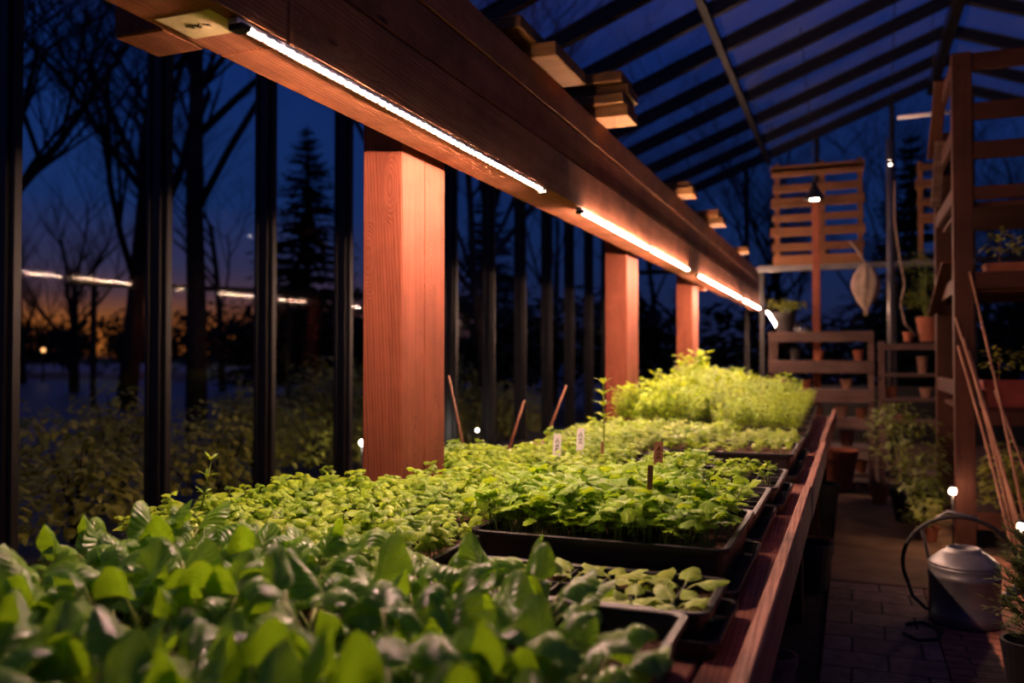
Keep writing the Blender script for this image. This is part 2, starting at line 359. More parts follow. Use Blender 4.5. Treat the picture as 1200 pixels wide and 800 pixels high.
ce = struct(link('ceiling', None))
rys = [13.42, 12.45, 11.4, 10.35, 9.45, 8.55, 7.65, 6.75, 5.85, 4.95, 4.05, 3.15, 2.25, 1.35, .45, -.45, -1.4]
for y in rys:
    b = MB(); b.bar((XW, y, ZE), (XR, y, ZR), .07, .12, ch=.006); b.bar((XW, y, ZE+.07), (XR, y, ZR+.07), .1, .02, ch=.002)
    b.build('rafter', m_frame, ce)
    b = MB(); b.bar((XR, y, ZR), (XE, y, ZE), .07, .12, ch=.006); b.bar((XR, y, ZR+.07), (XE, y, ZE+.07), .1, .02, ch=.002)
    b.build('rafter', m_frame, ce)
def roof_z(x): return ZR - abs(x-XR)*(ZR-ZE)/(XR-XW)
for x in (-1.15, 3.33): MB().box((x-.035, YF, roof_z(x)-.13), (x+.035, YB, roof_z(x)-.061), .004).build('purlin', m_frame, ce)
MB().box((XR-.06, YF, ZR-.18), (XR+.06, YB, ZR-.02), .004).build('ridge_beam', m_frame, ce)
for i in range(len(rys)-1):
    ya, yb = rys[i]-.051, rys[i+1]+.051
    for (xa, za, xb, zb) in ((XW, ZE, XR, ZR), (XR, ZR, XE, ZE)):
        vs = [(xa, yb, za+.055), (xb, yb, zb+.055), (xb, ya, zb+.055), (xa, ya, za+.055)]; vs += [(p[0], p[1], p[2]+.006) for p in vs]
        MB().add(vs, [(3, 2, 1, 0), (4, 5, 6, 7), (0, 1, 5, 4), (1, 2, 6, 5), (2, 3, 7, 6), (3, 0, 4, 7)]).build('roof_pane', m_roof, ce)

wb = struct(link('wall_back', None))
MB().box((XW, YB, -.1), (XE, YB+.1, .8), .004).build('knee_wall', m_frame, wb)
xs = [XW+.05+i*1.03 for i in range(10)]
for x in xs:
    MB().box((x-.035, YB, .8), (x+.035, YB+.09, roof_z(x)-.05), .004).build('mullion', m_frame, wb)
MB().box((XW, YB+.01, 2.55), (XE, YB+.07, 2.62), .003).build('transom', m_frame, wb)
for i in range(len(xs)-1):
    xa, xb = xs[i]+.036, xs[i+1]-.036
    vs = [(xa, YB+.04, .81), (xb, YB+.04, .81), (xb, YB+.04, roof_z(xb)), (xa, YB+.04, roof_z(xa))]
    if xa < XR < xb: vs.insert(3, (XR, YB+.04, ZR))
    q = len(vs); vs2 = vs+[(p[0], p[1]+.004, p[2]) for p in vs]
    fs = [tuple(range(q)), tuple(range(2*q-1, q-1, -1))]+[(j, q+j, q+(j+1) % q, (j+1) % q) for j in range(q)]
    MB().add(vs2, fs).build('pane', m_glass, wb)
wr = struct(link('wall_right', None))
MB().box((XE, YF, -.1), (XE+.1, YB, .8), .004).build('knee_wall', m_frame, wr)
MB().box((XE-.04, YF, ZE-.12), (XE+.06, YB, ZE-.01), .004).build('eave_plate', m_frame, wr)
for k in range(15):
    y = .3+k*.92
    MB().box((XE, y-.035, .8), (XE+.08, y+.035, ZE-.12), .004).build('mullion', m_frame, wr)
    if k < 14: MB().box((XE+.04, y+.036, .81), (XE+.044, y+.92-.036, ZE-.12), .0005).build('pane', m_glass, wr)

# ------------------------------------------------------------------ beam, posts, planks
BX0, BX1, BZ = -1.355, -1.16, 1.9
t = thing('timber_beam', 'long laminated timber beam running over the bench, light strips along its lower edge', 'beam', (BX1, .3, BZ))
def bbox(name, x0, x1, y0, y1, z0, z1, m, parent=t, o=(BX1, .3, BZ)):
    return MB().box((x0-o[0], y0-o[1], z0-o[2]), (x1-o[0], y1-o[1], z1-o[2]), .004).build(name, m, parent)
for (ya, yb) in ((.3, 1.568), (1.572, 7.1), (7.104, 9.6), (9.604, 12.8)): bbox('lower_board', BX0, BX1, ya, yb, BZ, BZ+.188, m_beam)
for (ya, yb) in ((.3, 6.3), (6.304, 12.8)): bbox('middle_board', BX0, BX1-.003, ya, yb, BZ+.194, BZ+.340, m_beam)
for (ya, yb) in ((.3, 4.4), (4.404, 9.9), (9.904, 12.8)): bbox('upper_board', BX0, BX1-.001, ya, yb, BZ+.346, BZ+.48, m_beam)
lb = MB().box((BX0-BX1+.025, .0, 0), (BX0-BX1+.165, .115, .0015), .0003).build('paper_label', m_paper, t, (0, 1.05, -.0018))
lb['label'] = 'yellowed paper label with dark handwriting'
s = MB()
for (pts) in ([(.0, 0), (.018, .022), (.03, .005)], [(.04, .002), (.042, .026), (.056, .02), (.044, .012), (.06, .002)], [(.078, .004), (.092, .028)], [(.086, .012), (.1, .014)]):
    s.tube([(BX0-BX1+.06+x*.55, .05+y*.7, -.0006) for x, y in pts], .0017, 5)
s.build('handwriting', m_ink, lb)

posts = [(2.56, 'thick reddish timber post nearest the camera, standing between glass and seedlings'), (5.7, 'middle timber post, beside the tall single seedling'), (8.28, 'farthest timber post, behind the tall yellow-green greens')]
for i, (y, lab) in enumerate(posts):
    p = thing('timber_post', lab, 'post', (-1.5, y, 0), 0, 'timber posts under the beam')
    b = MB(); b.box((-.078, 0, 0), (.078, .165, 2.36), .005); b.box((-.078, .1655, 0), (.078, .33, 2.36), .005)
    b.build('shaft', m_post, p)
    MB().box((-.09, -.012, 0), (.09, .342, .02), .003).build('foot_plate', m_frame, p)
for (y, lab, z0) in ((1.40, 'short timber block on the near end of the beam, by the paper label', BZ), (8.62, 'short timber block behind the farthest post', BZ-.02), (5.35, 'short timber block under the beam before the middle post', BZ+.2)):
    q = MB().box((-.14, 0, 0), (-.001, .13, .2), .005).build('beam_block', m_beam, None, (BX0-.001, y, z0)); tag(q, lab, 'timber block', 'blocks beside the beam')
pl = [(3.12, .4, -2.0, -1.06, .056, 0, 'wide thick plank lying across the beam, nearest'), (2.95, .38, -2.05, -1.14, .05, 1, 'dark plank on top of the nearest plank across the beam'),
      (4.03, .21, -1.95, -1.0, .056, 0, 'bottom plank of the four-plank pile on the beam'), (4.0, .23, -1.9, -1.015, .05, 1, 'second plank up in the pile on the beam'),
      (4.04, .21, -1.92, -1.0, .052, 2, 'third plank up in the pile on the beam'), (3.99, .22, -1.9, -1.02, .05, 3, 'top plank of the pile on the beam'),
      (6.15, .2, -1.9, -1.05, .055, 0, 'plank across the beam past the pile, under another'), (6.2, .2, -1.9, -1.08, .05, 1, 'plank across the beam lying on a lower one past the pile'),
      (7.6, .22, -1.9, -1.04, .06, 0, 'plank across the beam near its far half, lower of two'), (7.55, .2, -1.9, -1.07, .06, 1, 'plank across the beam near its far half, upper of two'),
      (9.7, .25, -1.9, -1.06, .06, 0, 'last small plank across the far end of the beam')]
zz = {}
for (y, wy, xa, xb, th, lev, lab) in pl:
    z = BZ+.4805 if lev == 0 else zz['z']+.0008
    m_ = MB().box((xa, 0, 0), (xb, wy, th), .004).build('timber_plank', m_plankx, None, (0, y, z)); zz['z'] = z+th
    tag(m_, lab, 'plank', 'planks stored across the beam')
    m_.rotation_euler = (0, 0, 0)

# ------------------------------------------------------------------ LED strips
def strip(y0, y1, lab, diodes=False):
    L_ = y1-y0
    o = thing('led_strip', lab, 'light strip', (BX1+.0005, y0, BZ-.0005), 0, 'grow light strips on the beam')
    MB().box((-.028, 0, -.0125), (-.001, L_, -.0005), .002).build('mounting_channel', m_alu, o)
    for a in (0, L_-.03): MB().box((-.026, a, -.026), (.011, a+.03, -.013), .002).build('end_cap', m_dark, o)
    if diodes:
        me = MB().lathe([(.0001, .0068), (.0045, .0052), (.0067, .0025), (.007, 0)], (0, 0, 0), 8).mesh('diode', m_diode)
        nd = 54; d0 = .05
        for i in range(nd):
            d_ = link('diode', me, o, (-.0065, d0+(L_-.1)*i/(nd-1), -.0128)); d_.rotation_euler = (0, math.radians(165), 0)
    else:
        q_ = [[(-.0037+.0115*math.cos(2*PI*k/12), yy, -.0182+.005*math.sin(2*PI*k/12)) for k in range(12)] for yy in (.032, L_-.032)]
        MB().loops(q_, True, True, True).build('diffuser', m_led, o)
strip(1.40, 3.29, 'nearest light strip, its separate round diodes showing', True)
strip(3.78, 5.22, 'second light strip from the camera, after the gap in the row')
strip(5.25, 6.6, 'third light strip from the camera, before the middle of the beam')
strip(7.04, 9.85, 'fourth light strip from the camera, long one past the short gap')
strip(10.15, 12.72, 'last light strip fixed along the far end of the beam')
o = thing('led_strip', 'small light strip dangling off the far end of the beam', 'light strip', (-1.14, 12.86, 1.895))
b = MB(); b.bar((0, 0, 0), (.16, .25, -.3), .03, .012); b.build('mounting_channel', m_alu, o)
MB().tube([(.014, .01, -.02), (.165, .24, -.3)], .009, 8).build('diffuser', m_led, o)

# ------------------------------------------------------------------ bench
BT = .68; TZ = BT+.0015
bn = thing('potting_bench', 'long weathered timber staging bench carrying all the seed trays', 'bench', (-.135, .2, 0))
def nb(name, lo, hi, m=m_bench): return MB().box((lo[0]+.135, lo[1]-.2, lo[2]), (hi[0]+.135, hi[1]-.2, hi[2]), .004).build(name, m, bn)
x = -.168
for i, wd in enumerate((.075, .14, .14, .145, .14, .14, .14, .14, .14)):
    xa = x-wd
    if xa < -1.40: break
    cut = [(.2, 3.0+.3*((i*7) % 3)), (3.004+.3*((i*7) % 3), 8.25)]
    for (a, c) in cut: nb('plank', (xa, a, BT-.03), (x, c, BT - (.003 if i % 2 else 0)))
    x = xa-.008
for (ya, yb) in ((.2, 2.54), (2.91, 5.68), (6.05, 8.25)): nb('plank', (-1.585, ya, BT-.03), (-1.41, yb, BT))
for (xa, xb) in ((-1.715, -1.598), (-1.83, -1.723)): nb('plank', (xa, .2, BT-.03), (xb, 8.25, BT))
nb('rail', (-.163, .2, .635), (-.135, 3.2, .75)); nb('rail', (-.160, 3.204, .632), (-.132, 5.0, .745)); nb('rail', (-.165, 5.004, .635), (-.137, 6.7, .75)); nb('rail', (-.160, 6.704, .632), (-.132, 8.25, .745))
for y in (.5, 2.3, 4.1, 6.2, 8.1):
    for xx in (-.25, -1.33, -1.78): nb('leg', (xx-.035, y, 0), (xx+.035, y+.07, BT-.12), m_oldz)
    nb('cross_bar', (-1.83, y, BT-.12), (-.178, y+.07, BT-.031), m_oldx)

# ------------------------------------------------------------------ trays
def rr(x0, x1, y0, y1, r, z, ns=4):
    pts = []
    for (cx, cy, a0) in ((x1-r, y0+r, -PI/2), (x1-r, y1-r, 0), (x0+r, y1-r, PI/2), (x0+r, y0+r, PI)):
        for i in range(ns+1):
            a = a0+PI/2*i/ns; pts.append((cx+r*math.cos(a), cy+r*math.sin(a), z))
    return pts
def shell_mesh(hx, hy, h, taper, lip, rad=.028):
    b = MB(); t_ = .0025
    A = lambda i, z: rr(-hx+i, hx-i, -hy+i, hy-i, max(.006, rad-i*.5), z)
    # outer wall up to under the rim, then inner wall down to the floor
    b.loops([A(lip+taper, 0), A(lip+.001, h-.004), A(lip+t_+.001, h-.004), A(lip+taper+t_, .003)], True, True)
    return b
def rim_mesh(hx, hy, h, lip, rad=.028):
    b = MB(); A = lambda i, z: rr(-hx+i, hx-i, -hy+i, hy-i, max(.006, rad-i*.5), z)
    b.loops([A(0.001, h-.012), A(0, h-.002), A(.002, h), A(lip, h), A(lip+.004, h-.002), A(lip+.004, h-.006), A(.003, h-.006), A(.0035, h-.012), A(0.001, h-.012)])
    return b
def soil_mesh(hx, hy, z, amp=.004, n=26, seed=0):
    rg = random.Random(seed); b = MB(); nx = max(4, int(n*hx/.27)); ny = max(4, int(n*hy/.27))
    vs = [(-hx+2*hx*i/nx, -hy+2*hy*j/ny, z+rg.uniform(-amp, amp)) for j in range(ny+1) for i in range(nx+1)]
    b.add(vs, [(j*(nx+1)+i, j*(nx+1)+i+1, (j+1)*(nx+1)+i+1, (j+1)*(nx+1)+i) for j in range(ny) for i in range(nx)], True)
    return b
def tray(lab, x0, x1, y0, y1, z, h, sd=.02, cells=None, rot=0, soil=None, drip=None, group='black seed trays on the bench'):
    cx, cy = (x0+x1)/2, (y0+y1)/2; hx, hy = (x1-x0)/2, (y1-y0)/2
    if drip:
        d = thing('drip_tray', drip, 'drip tray', (cx, cy, z), rot, 'black drip trays under the seed trays')
        shell_mesh(hx+.018, hy+.012, .034, .006, .006).build('shell', m_black, d); rim_mesh(hx+.018, hy+.012, .034, .006).build('rim', m_black, d)
        z += .0035
    o = thing('seed_tray', lab, 'seed tray', (cx, cy, z), rot, group)
    shell_mesh(hx, hy, h, .014, .012).build('shell', m_black, o)
    rim_mesh(hx, hy, h, .012).build('rim', m_black, o)
    if soil is not False:
        s_ = soil_mesh(hx-.022, hy-.022, h-sd, seed=int(cx*100+cy*37)).build('soil', m_soil, o)
    if cells:
        b = MB(); nx, ny = cells
        for i in range(1, nx):
            xx = -hx+2*hx*i/nx; b.box((xx-.003, -hy+.02, .01), (xx+.003, hy-.02, h-.006), .001)
        for j in range(1, ny):
            yy = -hy+2*hy*j/ny; b.box((-hx+.02, yy-.003, .01), (hx-.02, yy+.003, h-.0065), .001)
        b.build('cell_divider', m_black, o)
    o['zs'] = z+h-sd+.003
    zs = o['zs']; del o['zs']
    return zs
T = {}
def Tr(key, *a, **k): T[key] = (a[1:5], tray(*a, **k))
RX0, RX1, LX0, LX1 = -.80, -.25, -1.375, -.83
Tr('s0r', 'black tray of broad-leaved greens nearest the camera at the aisle edge', RX0, RX1, .38, .91, TZ, .075, .02)
Tr('s0l', 'black tray of broad-leaved greens nearest the camera at the window side', LX0, LX1, .38, .91, TZ, .075, .02)
Tr('s1r', 'black tray of broad-leaved greens with an empty cell at its corner, by the rail', RX0, RX1-.005, .93, 1.465, TZ, .088, .045)
Tr('s1l', 'black tray of broad-leaved greens at the window side before the small-leaved seedlings', LX0, LX1, .93, 1.465, TZ, .075, .02)
Tr('c2', 'shallow celled tray with a few small lettuces, right behind the broad-leaved greens', RX0+.02, RX1+.02, 1.495, 1.765, TZ, .075, .022, (7, 2), drip='drip tray under the small lettuces')
Tr('l2', 'black tray of small-leaved seedlings just behind the broad-leaved greens', LX0, LX1-.035, 1.49, 2.0, TZ, .075, .02)
Tr('c3', 'deep black tray of lobed-leaf seedlings with its plain front wall in view', RX0-.04, RX1+.01, 1.83, 2.35, TZ, .115, .02, drip='drip tray under the deep tray of lobed-leaf seedlings')
Tr('l3', 'black tray of small-leaved seedlings left of the deep tray, before the nearest post', LX0, RX0-.085, 2.03, 2.55, TZ, .085, .02)
Tr('c3b', 'celled tray of sparse sprouts with bare soil behind the deep tray', RX0, RX1+.005, 2.39, 2.93, TZ, .092, .022, (6, 6), drip='drip tray under the nearer tray of sparse sprouts')
Tr('c3c', 'celled tray of sparse sprouts before the tray of paler seedlings', RX0, RX1+.02, 2.97, 3.5, TZ, .085, .022, (6, 5), drip='drip tray under the farther tray of sparse sprouts')
Tr('l4', 'black tray of small-leaved seedlings level with the nearest post', LX0, LX1, 2.58, 3.1, TZ, .085, .02)
Tr('l5', 'black tray of small-leaved seedlings holding the two white labels', LX0, LX1, 3.13, 3.65, TZ, .085, .02)
Tr('w1', 'narrow tray of small-leaved seedlings along the glass before the nearest post', -1.73, -1.385, 1.62, 2.53, TZ, .075, .02)
Tr('w2', 'narrow tray of small-leaved seedlings along the glass behind the nearest post', -1.73, -1.385, 2.93, 3.6, TZ, .075, .02)
Tr('p1', 'black tray of paler seedlings with soil showing at its right front', RX0, RX1+.025, 3.72, 4.26, TZ, .118, .02, drip='drip tray under the nearest tray of paler seedlings')
Tr('p1l', 'black tray of paler seedlings on the window side of the soil-fronted one', LX0, LX1, 3.72, 4.26, TZ, .1, .02)
Tr('p2', 'second tray of paler seedlings by the rail, before the tall greens', RX0, RX1+.02, 4.3, 4.84, TZ, .1, .02, drip='drip tray under the second tray of paler seedlings')
Tr('p2l', 'second tray of paler seedlings on the window side, before the tall greens', LX0, LX1, 4.3, 4.84, TZ, .1, .02)
ordn = ['nearest', 'second', 'third', 'fourth', 'fifth', 'last']
for i in range(6):
    y = 4.93+i*.548
    Tr('t%dr' % i, 'black tray of tall yellow-green seedlings by the rail, %s of its row' % ordn[i], RX0, RX1+.02-.01*i, y, y+.53, TZ, .1, .02)
    Tr('t%dl' % i, 'black tray of tall yellow-green seedlings by the posts, %s of its row' % ordn[i], LX0, LX1, y, y+.53, TZ, .1, .02)
# small square pot in the right front of the sparse tray
# ------------------------------------------------------------------ leaves and plants
def leaf(b, base, az, el, ln, wd, droop, fold=.25, nl=6, nw=4, wave=.0, shape='ovate', rg=R, cup=0.0, tw=0.0):
    """A leaf blade as a curved grid starting at BASE, heading AZ, rising at EL and bending down by DROOP."""
    p = Vector(base); vs = []; uvs = []
    h = Vector((math.cos(az), math.sin(az), 0)); sd = Vector((-math.sin(az), math.cos(az), 0))
    e = el; ph = rg.uniform(0, 6); step = ln/nl
    for i in range(nl+1):
        tt = i/nl
        if shape == 'ovate': wf = math.sin(PI*min(1, tt**.82*.94+.03))**.62
        elif shape == 'round': wf = math.sqrt(max(0, 1-(2*tt-1)**2))*.98+.02
        elif shape == 'lobed': wf = (math.sin(PI*min(1, tt*.95+.03))**.7)*(1+.38*math.cos(tt*5*PI))
        else: wf = math.sin(PI*(tt*.94+.03))
        d = h*math.cos(e)+Vector((0, 0, 1))*math.sin(e); nrm = sd.cross(d)*-1
        for j in range(nw+1):
            s_ = 2*j/nw-1; ww = s_*wd*.5*wf
            lift = fold*abs(ww) - cup*(ww*ww)/max(wd, 1e-4)*4 + wave*math.sin(tt*11+ph+s_*1.4)*abs(s_)
            sv = sd*math.cos(tw)+nrm*math.sin(tw)
            vs.append(p+sv*ww+nrm*lift); uvs.append((j/nw, tt))
        p = p+d*step; e -= droop/nl
    k = nw+1
    b.add(vs, [(i*k+j, i*k+j+1, (i+1)*k+j+1, (i+1)*k+j) for i in range(nl) for j in range(nw)], True, uvs)
def arc(base, az, el, ln, droop, n=4):
    p = Vector(base); pts = [p.copy()]; e = el
    for i in range(n):
        p = p+Vector((math.cos(az)*math.cos(e), math.sin(az)*math.cos(e), math.sin(e)))*(ln/n); e -= droop/n; pts.append(p.copy())
    return pts, e
def spinach(seed, nleaf, h, lsz, spread=1.0):
    rg = random.Random(seed); f = MB(); s_ = MB()
    for i in range(nleaf):
        az = i*2.4+rg.uniform(-.4, .4); inner = i/nleaf
        el = 1.25-.5*inner*spread+rg.uniform(-.12, .12); pl_ = h*rg.uniform(.5, 1.1)*(1-.25*inner)
        pts, e = arc((.006*math.cos(az), .006*math.sin(az), 0), az, el, pl_, rg.uniform(.2, .5))
        s_.tube(pts, [.0034, .003, .0027, .0024, .002], 5)
        sz = lsz*rg.uniform(.7, 1.1)
        upright = rg.random() < .42
        leaf(f, pts[-1], az+rg.uniform(-.3, .3), e+(.3 if upright else .25), sz, sz*rg.uniform(.66, .8), (.5 if upright else 2.0)+rg.uniform(-.3, .7), .1, 10, 8, sz*.045, 'ovate', rg, .5, rg.uniform(-.4, .4))
    return f, s_
def plant_proto(name, label, cat, f, s_, mf, ms):
    o = thing(name, label, cat, (0, 0, -50))
    f.build('foliage', mf, o); s_.build('stem', ms, o); return o
protos_used = set()
def put(proto, loc, rz, sc, label, group, tilt=0):
    """The first call moves the prototype itself, later ones copy it with its parts."""
    rot = (R.uniform(-tilt, tilt), R.uniform(-tilt, tilt), rz)
    if proto.name not in protos_used:
        protos_used.add(proto.name); proto.location = loc; proto.rotation_euler = rot; proto.scale = (sc,)*3
        if label: proto['label'] = label
        if group: proto['group'] = group
        return proto
    return copy_tree(proto, loc, rot, sc, label, group)
def grid(key, sx, sy, jit, mg=.03):
    (x0, x1, y0, y1), zs = T[key]
    nx = max(1, round((x1-x0-2*mg)/sx)); ny = max(1, round((y1-y0-2*mg)/sy)); res = []
    for j in range(ny):
        for i in range(nx):
            res.append((x0+mg+(x1-x0-2*mg)*(i+.5)/nx+R.uniform(-jit, jit), y0+mg+(y1-y0-2*mg)*(j+.5)/ny+R.uniform(-jit, jit), zs))
    return res
# broad-leaved greens
sp_ = [plant_proto('leafy_green', 'x', 'plant', *spinach(100+i, R.choice((6, 7, 8)), .115, .078), m_spin, m_spst) for i in range(7)]
tall_ = plant_proto('leafy_green', 'x', 'plant', *spinach(140, 6, .15, .085, .4), m_spin, m_spst)
labs = {'s0r': 'tray nearest by the aisle', 's0l': 'tray nearest by the window', 's1r': 'tray with the empty cell', 's1l': 'window-side second tray'}
for key in ('s1l', 's1r', 's0l', 's0r'):
    g_ = grid(key, .088, .09, .018); ncol = max(1, round((T[key][0][1]-T[key][0][0]-.06)/.088))
    for q, (x, y, z) in enumerate(g_):
        ro, co = q//ncol, q % ncol; OR = ['first', 'second', 'third', 'fourth', 'fifth', 'sixth', 'seventh']
        if key == 's1r' and x > -.43 and y > 1.17: continue
        put(sp_[(q*5+len(key)) % 7] if R.random() < .85 else tall_, (x, y, z), R.uniform(0, 6.28), R.uniform(.95, 1.3), 'broad-leaved green, %s, %s row from the front, %s from the left' % (labs[key], OR[ro], OR[co]), 'broad-leaved greens, tray '+{'s0r': 'nearest by the aisle', 's0l': 'nearest by the window', 's1r': 'with the empty cell', 's1l': 'behind, by the window'}[key], .12)
# lone stalks at the tray corner
zc = T['s1r'][1]
put(sp_[2], (-.40, 1.14, zc), 1.1, .95, 'broad-leaved green plant drooping over the bare soil by the empty cell', None)
put(sp_[4], (-.47, 1.33, zc), 3.9, 1.0, 'broad-leaved green plant arching its leaves over the small lettuces', None)
# small lettuces
def lettuce(seed, n=6, sz=.042):
    rg = random.Random(seed); f = MB(); s_ = MB()
    for i in range(n):
        az = i*2.4+rg.uniform(-.3, .3); el = .9-.55*i/n
        pts, e = arc((0, 0, 0), az, el, .018+.006*i/n, .3); s_.tube(pts, .0016, 5)
        leaf(f, pts[-1], az, e, sz*rg.uniform(.8, 1.1), sz*.75, .7, .1, 6, 4, .002, 'ovate', rg, .3)
    return f, s_
lt = [plant_proto('lettuce_seedling', 'x', 'seedling', *lettuce(200+i), m_pale, m_spst) for i in range(3)]
c2 = [(-.30, 1.56, 'small round-leaved lettuce at the right end of its celled tray, front'), (-.31, 1.69, 'small round-leaved lettuce at the right end of its celled tray, back'), (-.375, 1.57, 'small lettuce second from the rail, front row'), (-.38, 1.70, 'small lettuce second from the rail, back row'),
      (-.45, 1.69, 'small lettuce third from the rail, back row'), (-.54, 1.70, 'small lettuce half hidden behind the drooping leaf'), (-.62, 1.58, 'small lettuce deep in the row, front'), (-.62, 1.71, 'small lettuce deep in the row, back')]
for i, (x, y, lab) in enumerate(c2): put(lt[i % 3], (x, y, T['c2'][1]), i*1.7, R.uniform(1.2, 1.5), lab, None)
# small-leaved seedlings
def bush(seed, npair, h, lsz, stems, mfold=.1):
    rg = random.Random(seed); b = MB()
    for k in range(stems):
        a0 = rg.uniform(0, 6.28); bx, by = (rg.uniform(-.022, .022), rg.uniform(-.022, .022)) if stems > 1 else (0, 0)
        hh = h*rg.uniform(.6, 1.25)
        pts, e = arc((bx, by, 0), a0, 1.35, hh, rg.uniform(-.2, .3)); b.tube(pts, [.0016, .0015, .0013, .0012, .001], 4)
        for j in range(npair):
            tt = .45+.55*(j+1)/npair; ii = min(3, int(tt*4-.001)); fr = tt*4-ii
            pp = pts[ii].lerp(pts[ii+1], min(1, fr)); aa = a0+j*PI/2+rg.uniform(-.3, .3)
            for sgn in (0, PI):
                sz = lsz*rg.uniform(.7, 1.1)*(1 if j < npair-1 else .8)
                leaf(b, pp, aa+sgn, rg.uniform(.15, .6), sz, sz*.68, rg.uniform(.7, 1.7), mfold, 5, 4, 0, 'ovate', rg, .6)
    return b
def single(name, bm_, m, cat='seedling'):
    o = bm_.build(name, m, None, (0, 0, -50)); tag(o, 'x', cat); return o
bs = [single('small_leaved_seedling', bush(300+i, 3, .064, .036, 3), m_bas) for i in range(7)]
blab = {'l2': 'small-leaved seedling in the tray just behind the broad-leaved greens', 'l3': 'small-leaved seedling in the tray left of the deep tray', 'l4': 'small-leaved seedling in the tray level with the nearest post', 'l5': 'small-leaved seedling in the tray with the white labels', 'w1': 'small-leaved seedling against the glass before the nearest post', 'w2': 'small-leaved seedling against the glass behind the nearest post'}
for key in blab:
    for q, (x, y, z) in enumerate(grid(key, .064, .064, .012, .015)):
        put(bs[q*3 % 7], (x, y, z), R.uniform(0, 6.28), R.uniform(.7, 1.35), blab[key], 'small-leaved seedlings, ' + {'l2': 'front tray', 'l3': 'tray beside the deep one', 'l4': 'tray by the post', 'l5': 'tray with white labels', 'w1': 'near glass tray', 'w2': 'far glass tray'}[key], .12)
# lobed seedlings on thin stems
def lobed(seed, n=6, h=.1, sz=.042):
    rg = random.Random(seed); f = MB(); s_ = MB()
    for k in range(n):
        a = rg.uniform(0, 6.28); r0 = rg.uniform(0, .026)
        pts, e = arc((r0*math.cos(a), r0*math.sin(a), 0), rg.uniform(0, 6.28), 1.4, h*rg.uniform(.55, 1.1), rg.uniform(0, .4)); s_.tube(pts, [.0015, .0014, .0012, .0011, .001], 4)
        for c in range(3 if rg.random() < .7 else 2):
            leaf(f, pts[-1], a+c*2.1+rg.uniform(-.3, .3), rg.uniform(-.3, .9), sz*rg.uniform(.7, 1.2), sz*rg.uniform(.75, 1.0), rg.uniform(.4, 1.0), .1, 6, 4, .002, 'lobed', rg, .2)
        if rg.random() < .5:
            leaf(f, pts[2], a+rg.uniform(0, 6), .3, sz*.6, sz*.4, .6, .1, 3, 2, 0, 'ovate', rg)
    return f, s_
lo = [plant_proto('lobed_leaf_seedling', 'x', 'seedling', *lobed(400+i), m_lob, m_stem) for i in range(6)]
for key, lab, gr in (('c3', 'lobed-leaf seedling on thin stems in the deep front tray', 'lobed-leaf seedlings, deep tray'),):
    for q, (x, y, z) in enumerate(grid(key, .052, .054, .014, .022)):
        if x > -.33 and R.random() < .35: continue
        put(lo[q*5 % 6], (x, y, z), R.uniform(0, 6.28), R.uniform(.7, 1.15)*(1 if x < -.4 else .85), lab, gr, .2)
for key, lab, gr in (('c3b', 'thin lobed seedling standing in the nearer sparse tray', 'sprouts, nearer sparse tray'), ('c3c', 'thin lobed seedling standing in the farther sparse tray', 'sprouts, farther sparse tray')):
    for q, (x, y, z) in enumerate(grid(key, .06, .075, .016, .03)):
        dens = .95 if x < -.5 else (.6 if x < -.36 else .35)
        if R.random() > dens: continue
        put(lo[q*5 % 6], (x, y, z), R.uniform(0, 6.28), R.uniform(.6, .9)*(1 if x < -.5 else .72), lab, gr, .2)
# paler seedlings
pb = [single('pale_seedling', bush(500+i, 3, .085, .042, 2), m_pale if i % 2 else m_bas) for i in range(6)]
for key, lab, gr in (('p1', 'paler seedling in the tray with soil showing in front', 'paler seedlings, soil-fronted tray'), ('p1l', 'paler seedling on the window side of the soil-fronted tray', 'paler seedlings, window-side front tray'), ('p2', 'paler seedling in the second tray by the rail', 'paler seedlings, second rail tray'), ('p2l', 'paler seedling in the second tray on the window side', 'paler seedlings, second window-side tray')):
    for q, (x, y, z) in enumerate(grid(key, .062, .062, .014, .02)):
        small = x > -.62 and key == 'p1'
        if small and R.random() < .3: continue
        put(pb[q*5 % 6], (x, y, z), R.uniform(0, 6.28), R.uniform(.85, 1.15)*(.62 if x > -.6 else .95), lab, gr, .15)
# tall yellow-green seedlings
def tallstem(seed, n, h, lsz):
    rg = random.Random(seed); f = MB(); s_ = MB()
    for k in range(n):
        a = rg.uniform(0, 6.28); r0 = rg.uniform(0, .04)
        hh = h*rg.uniform(.65, 1.05)
        pts, e = arc((r0*math.cos(a), r0*math.sin(a), 0), rg.uniform(0, 6.28), 1.45, hh, rg.uniform(-.1, .3)); s_.tube(pts, [.0022, .002, .0018, .0016, .001], 4)
        nn = 6
        for j in range(nn):
            tt = .25+.75*(j+1)/nn; ii = min(3, int(tt*4-.001)); pp = pts[ii].lerp(pts[ii+1], min(1, tt*4-ii)); aa = a+j*2.0
            for sgn in (0, PI):
                leaf(f, pp, aa+sgn, rg.uniform(.2, .8), lsz*rg.uniform(.7, 1.1), lsz*.5, rg.uniform(.4, .9), .1, 3, 2, 0, 'ovate', rg, .2)
    return f, s_
ts = [plant_proto('tall_seedling', 'x', 'seedling', *tallstem(600+i, 5, .2, .036), m_cress, m_stem) for i in range(5)]
